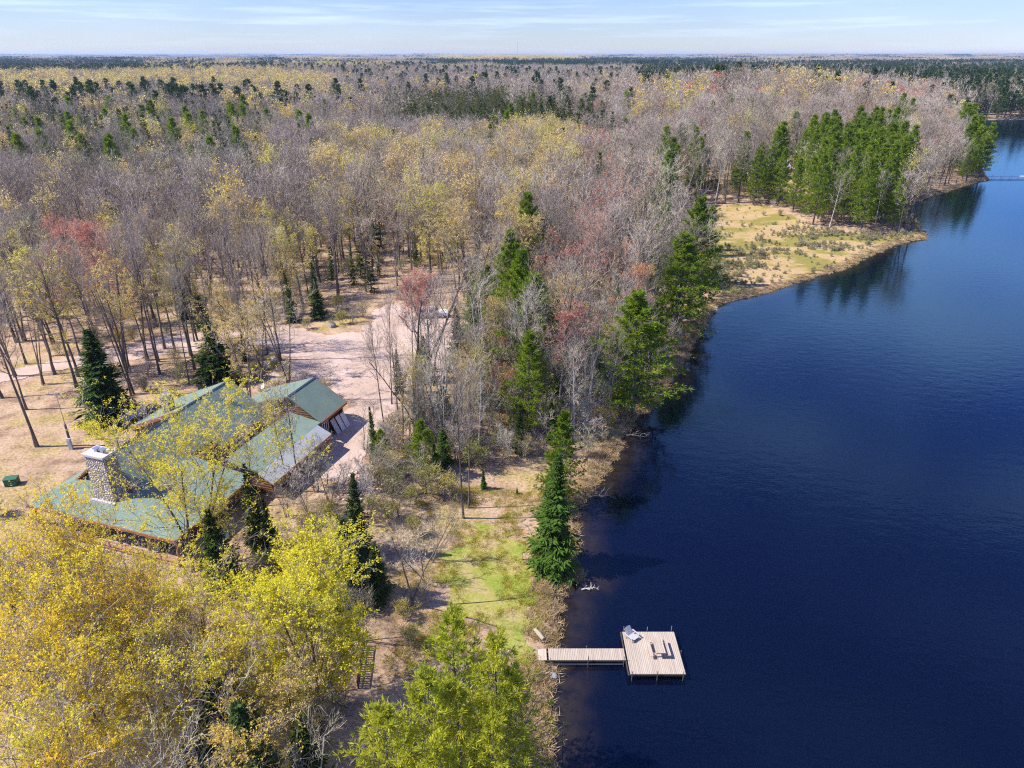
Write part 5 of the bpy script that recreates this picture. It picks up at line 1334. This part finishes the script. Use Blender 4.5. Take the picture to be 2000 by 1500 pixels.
#%%LIGHT
# ------------------------------------------------------------------ sky, sun, haze, camera
wd = bpy.data.worlds.new('World'); scene.world = wd; wd.use_nodes = True
nt = wd.node_tree; nt.nodes.clear()
sky = N(nt, 'ShaderNodeTexSky', sky_type='NISHITA'); sky.sun_disc = False; sky.sun_elevation = SUN_EL; sky.sun_rotation = SUN_AZ
sky.air_density = 1.0; sky.dust_density = .1; sky.ozone_density = 4.0
tc = N(nt, 'ShaderNodeTexCoord').outputs['Generated']
mp = N(nt, 'ShaderNodeMapping', ins={'Vector': tc, 'Scale': (1.0, 1.0, 4.5), 'Location': (.3, .1, .4)}).outputs[0]
cn = N(nt, 'ShaderNodeTexNoise', ins={'Vector': mp, 'Scale': 2.6, 'Detail': 7, 'Roughness': .55}).outputs['Fac']
cl = ramp(nt, cn, [(.44, (0, 0, 0)), (.72, (.8, .8, .8))])
zz = N(nt, 'ShaderNodeSeparateXYZ', ins={0: tc}).outputs['Z']
band = N(nt, 'ShaderNodeMapRange', ins={'Value': zz, 'From Min': .05, 'From Max': .22, 'To Min': .16, 'To Max': 1.0}).outputs[0]
fade = N(nt, 'ShaderNodeMapRange', ins={'Value': zz, 'From Min': .42, 'From Max': .62, 'To Min': 1.0, 'To Max': .12}).outputs[0]
cl = mixc(nt, 1, mixc(nt, 1, cl, band, 'MULTIPLY'), fade, 'MULTIPLY')
mp2 = N(nt, 'ShaderNodeMapping', ins={'Vector': tc, 'Scale': (1.6, 1.6, 34), 'Location': (.2, .5, .1), 'Rotation': (0, .05, 0)}).outputs[0]
wn2 = N(nt, 'ShaderNodeTexNoise', ins={'Vector': mp2, 'Scale': 2.4, 'Detail': 6, 'Roughness': .6}).outputs['Fac']
low = N(nt, 'ShaderNodeMapRange', ins={'Value': zz, 'From Min': .008, 'From Max': .03, 'To Min': .25, 'To Max': 1.0}).outputs[0]
cl = mixc(nt, 1, cl, mixc(nt, 1, ramp(nt, wn2, [(.50, (0, 0, 0)), (.75, (.36, .36, .36))]), low, 'MULTIPLY'), 'ADD')
hi = N(nt, 'ShaderNodeMapRange', ins={'Value': zz, 'From Min': .06, 'From Max': .25}).outputs[0]
col = mixc(nt, cl, mixc(nt, 1, sky.outputs[0], mixc(nt, hi, (.80, .87, 1.22), (.66, .93, 1.95)), 'MULTIPLY'), (9.5, 11.0, 14.0))
bg = N(nt, 'ShaderNodeBackground', ins={'Color': col, 'Strength': .075})
out = N(nt, 'ShaderNodeOutputWorld'); nt.links.new(bg.outputs[0], out.inputs[0])
sl = bpy.data.lights.new('sun', 'SUN'); sl.energy = 4.8; sl.angle = math.radians(.5); sl.color = (1.0, .95, .87)
so = bpy.data.objects.new('sun', sl); COL.objects.link(so)
sdir = Vector((math.sin(SUN_AZ)*math.cos(SUN_EL), math.cos(SUN_AZ)*math.cos(SUN_EL), math.sin(SUN_EL)))
so.rotation_euler = sdir.to_track_quat('Z', 'Y').to_euler(); so.location = (-60, 0, 120)

hz = MB(); hz.box((0, 15000, 34), (70000, 36000, 76))
m, nt = nodes('haze_air')
pv = N(nt, 'ShaderNodeVolumePrincipled', ins={'Color': (.55, .74, 1.0, 1), 'Density': 6e-5, 'Anisotropy': .2})
o = N(nt, 'ShaderNodeOutputMaterial'); nt.links.new(pv.outputs[0], o.inputs['Volume'])
tag(hz.build('haze', m), 'thin blue haze over the forest', 'haze', None, 'stuff')

cam = bpy.data.cameras.new('camera'); co = bpy.data.objects.new('camera', cam); COL.objects.link(co)
co.location = (0, 0, CAMZ); co.rotation_euler = (PI/2-TH, 0, 0)
cam.sensor_width = 36; cam.lens = F/2000*36; cam.clip_end = 80000; cam.clip_start = .5
scene.camera = co
scene.view_settings.view_transform = 'Standard'; scene.view_settings.look = 'None'; scene.view_settings.exposure = .8; scene.view_settings.gamma = 1
cy = scene.cycles
cy.max_bounces = 4; cy.diffuse_bounces = 2; cy.glossy_bounces = 2; cy.transmission_bounces = 2; cy.volume_bounces = 0; cy.transparent_max_bounces = 8
cy.use_denoising = False; cy.pixel_filter_type = 'BLACKMAN_HARRIS'; cy.filter_width = 1.15
cy.sample_clamp_direct = 2; cy.sample_clamp_indirect = 3
cy.caustics_reflective = False; cy.caustics_refractive = False
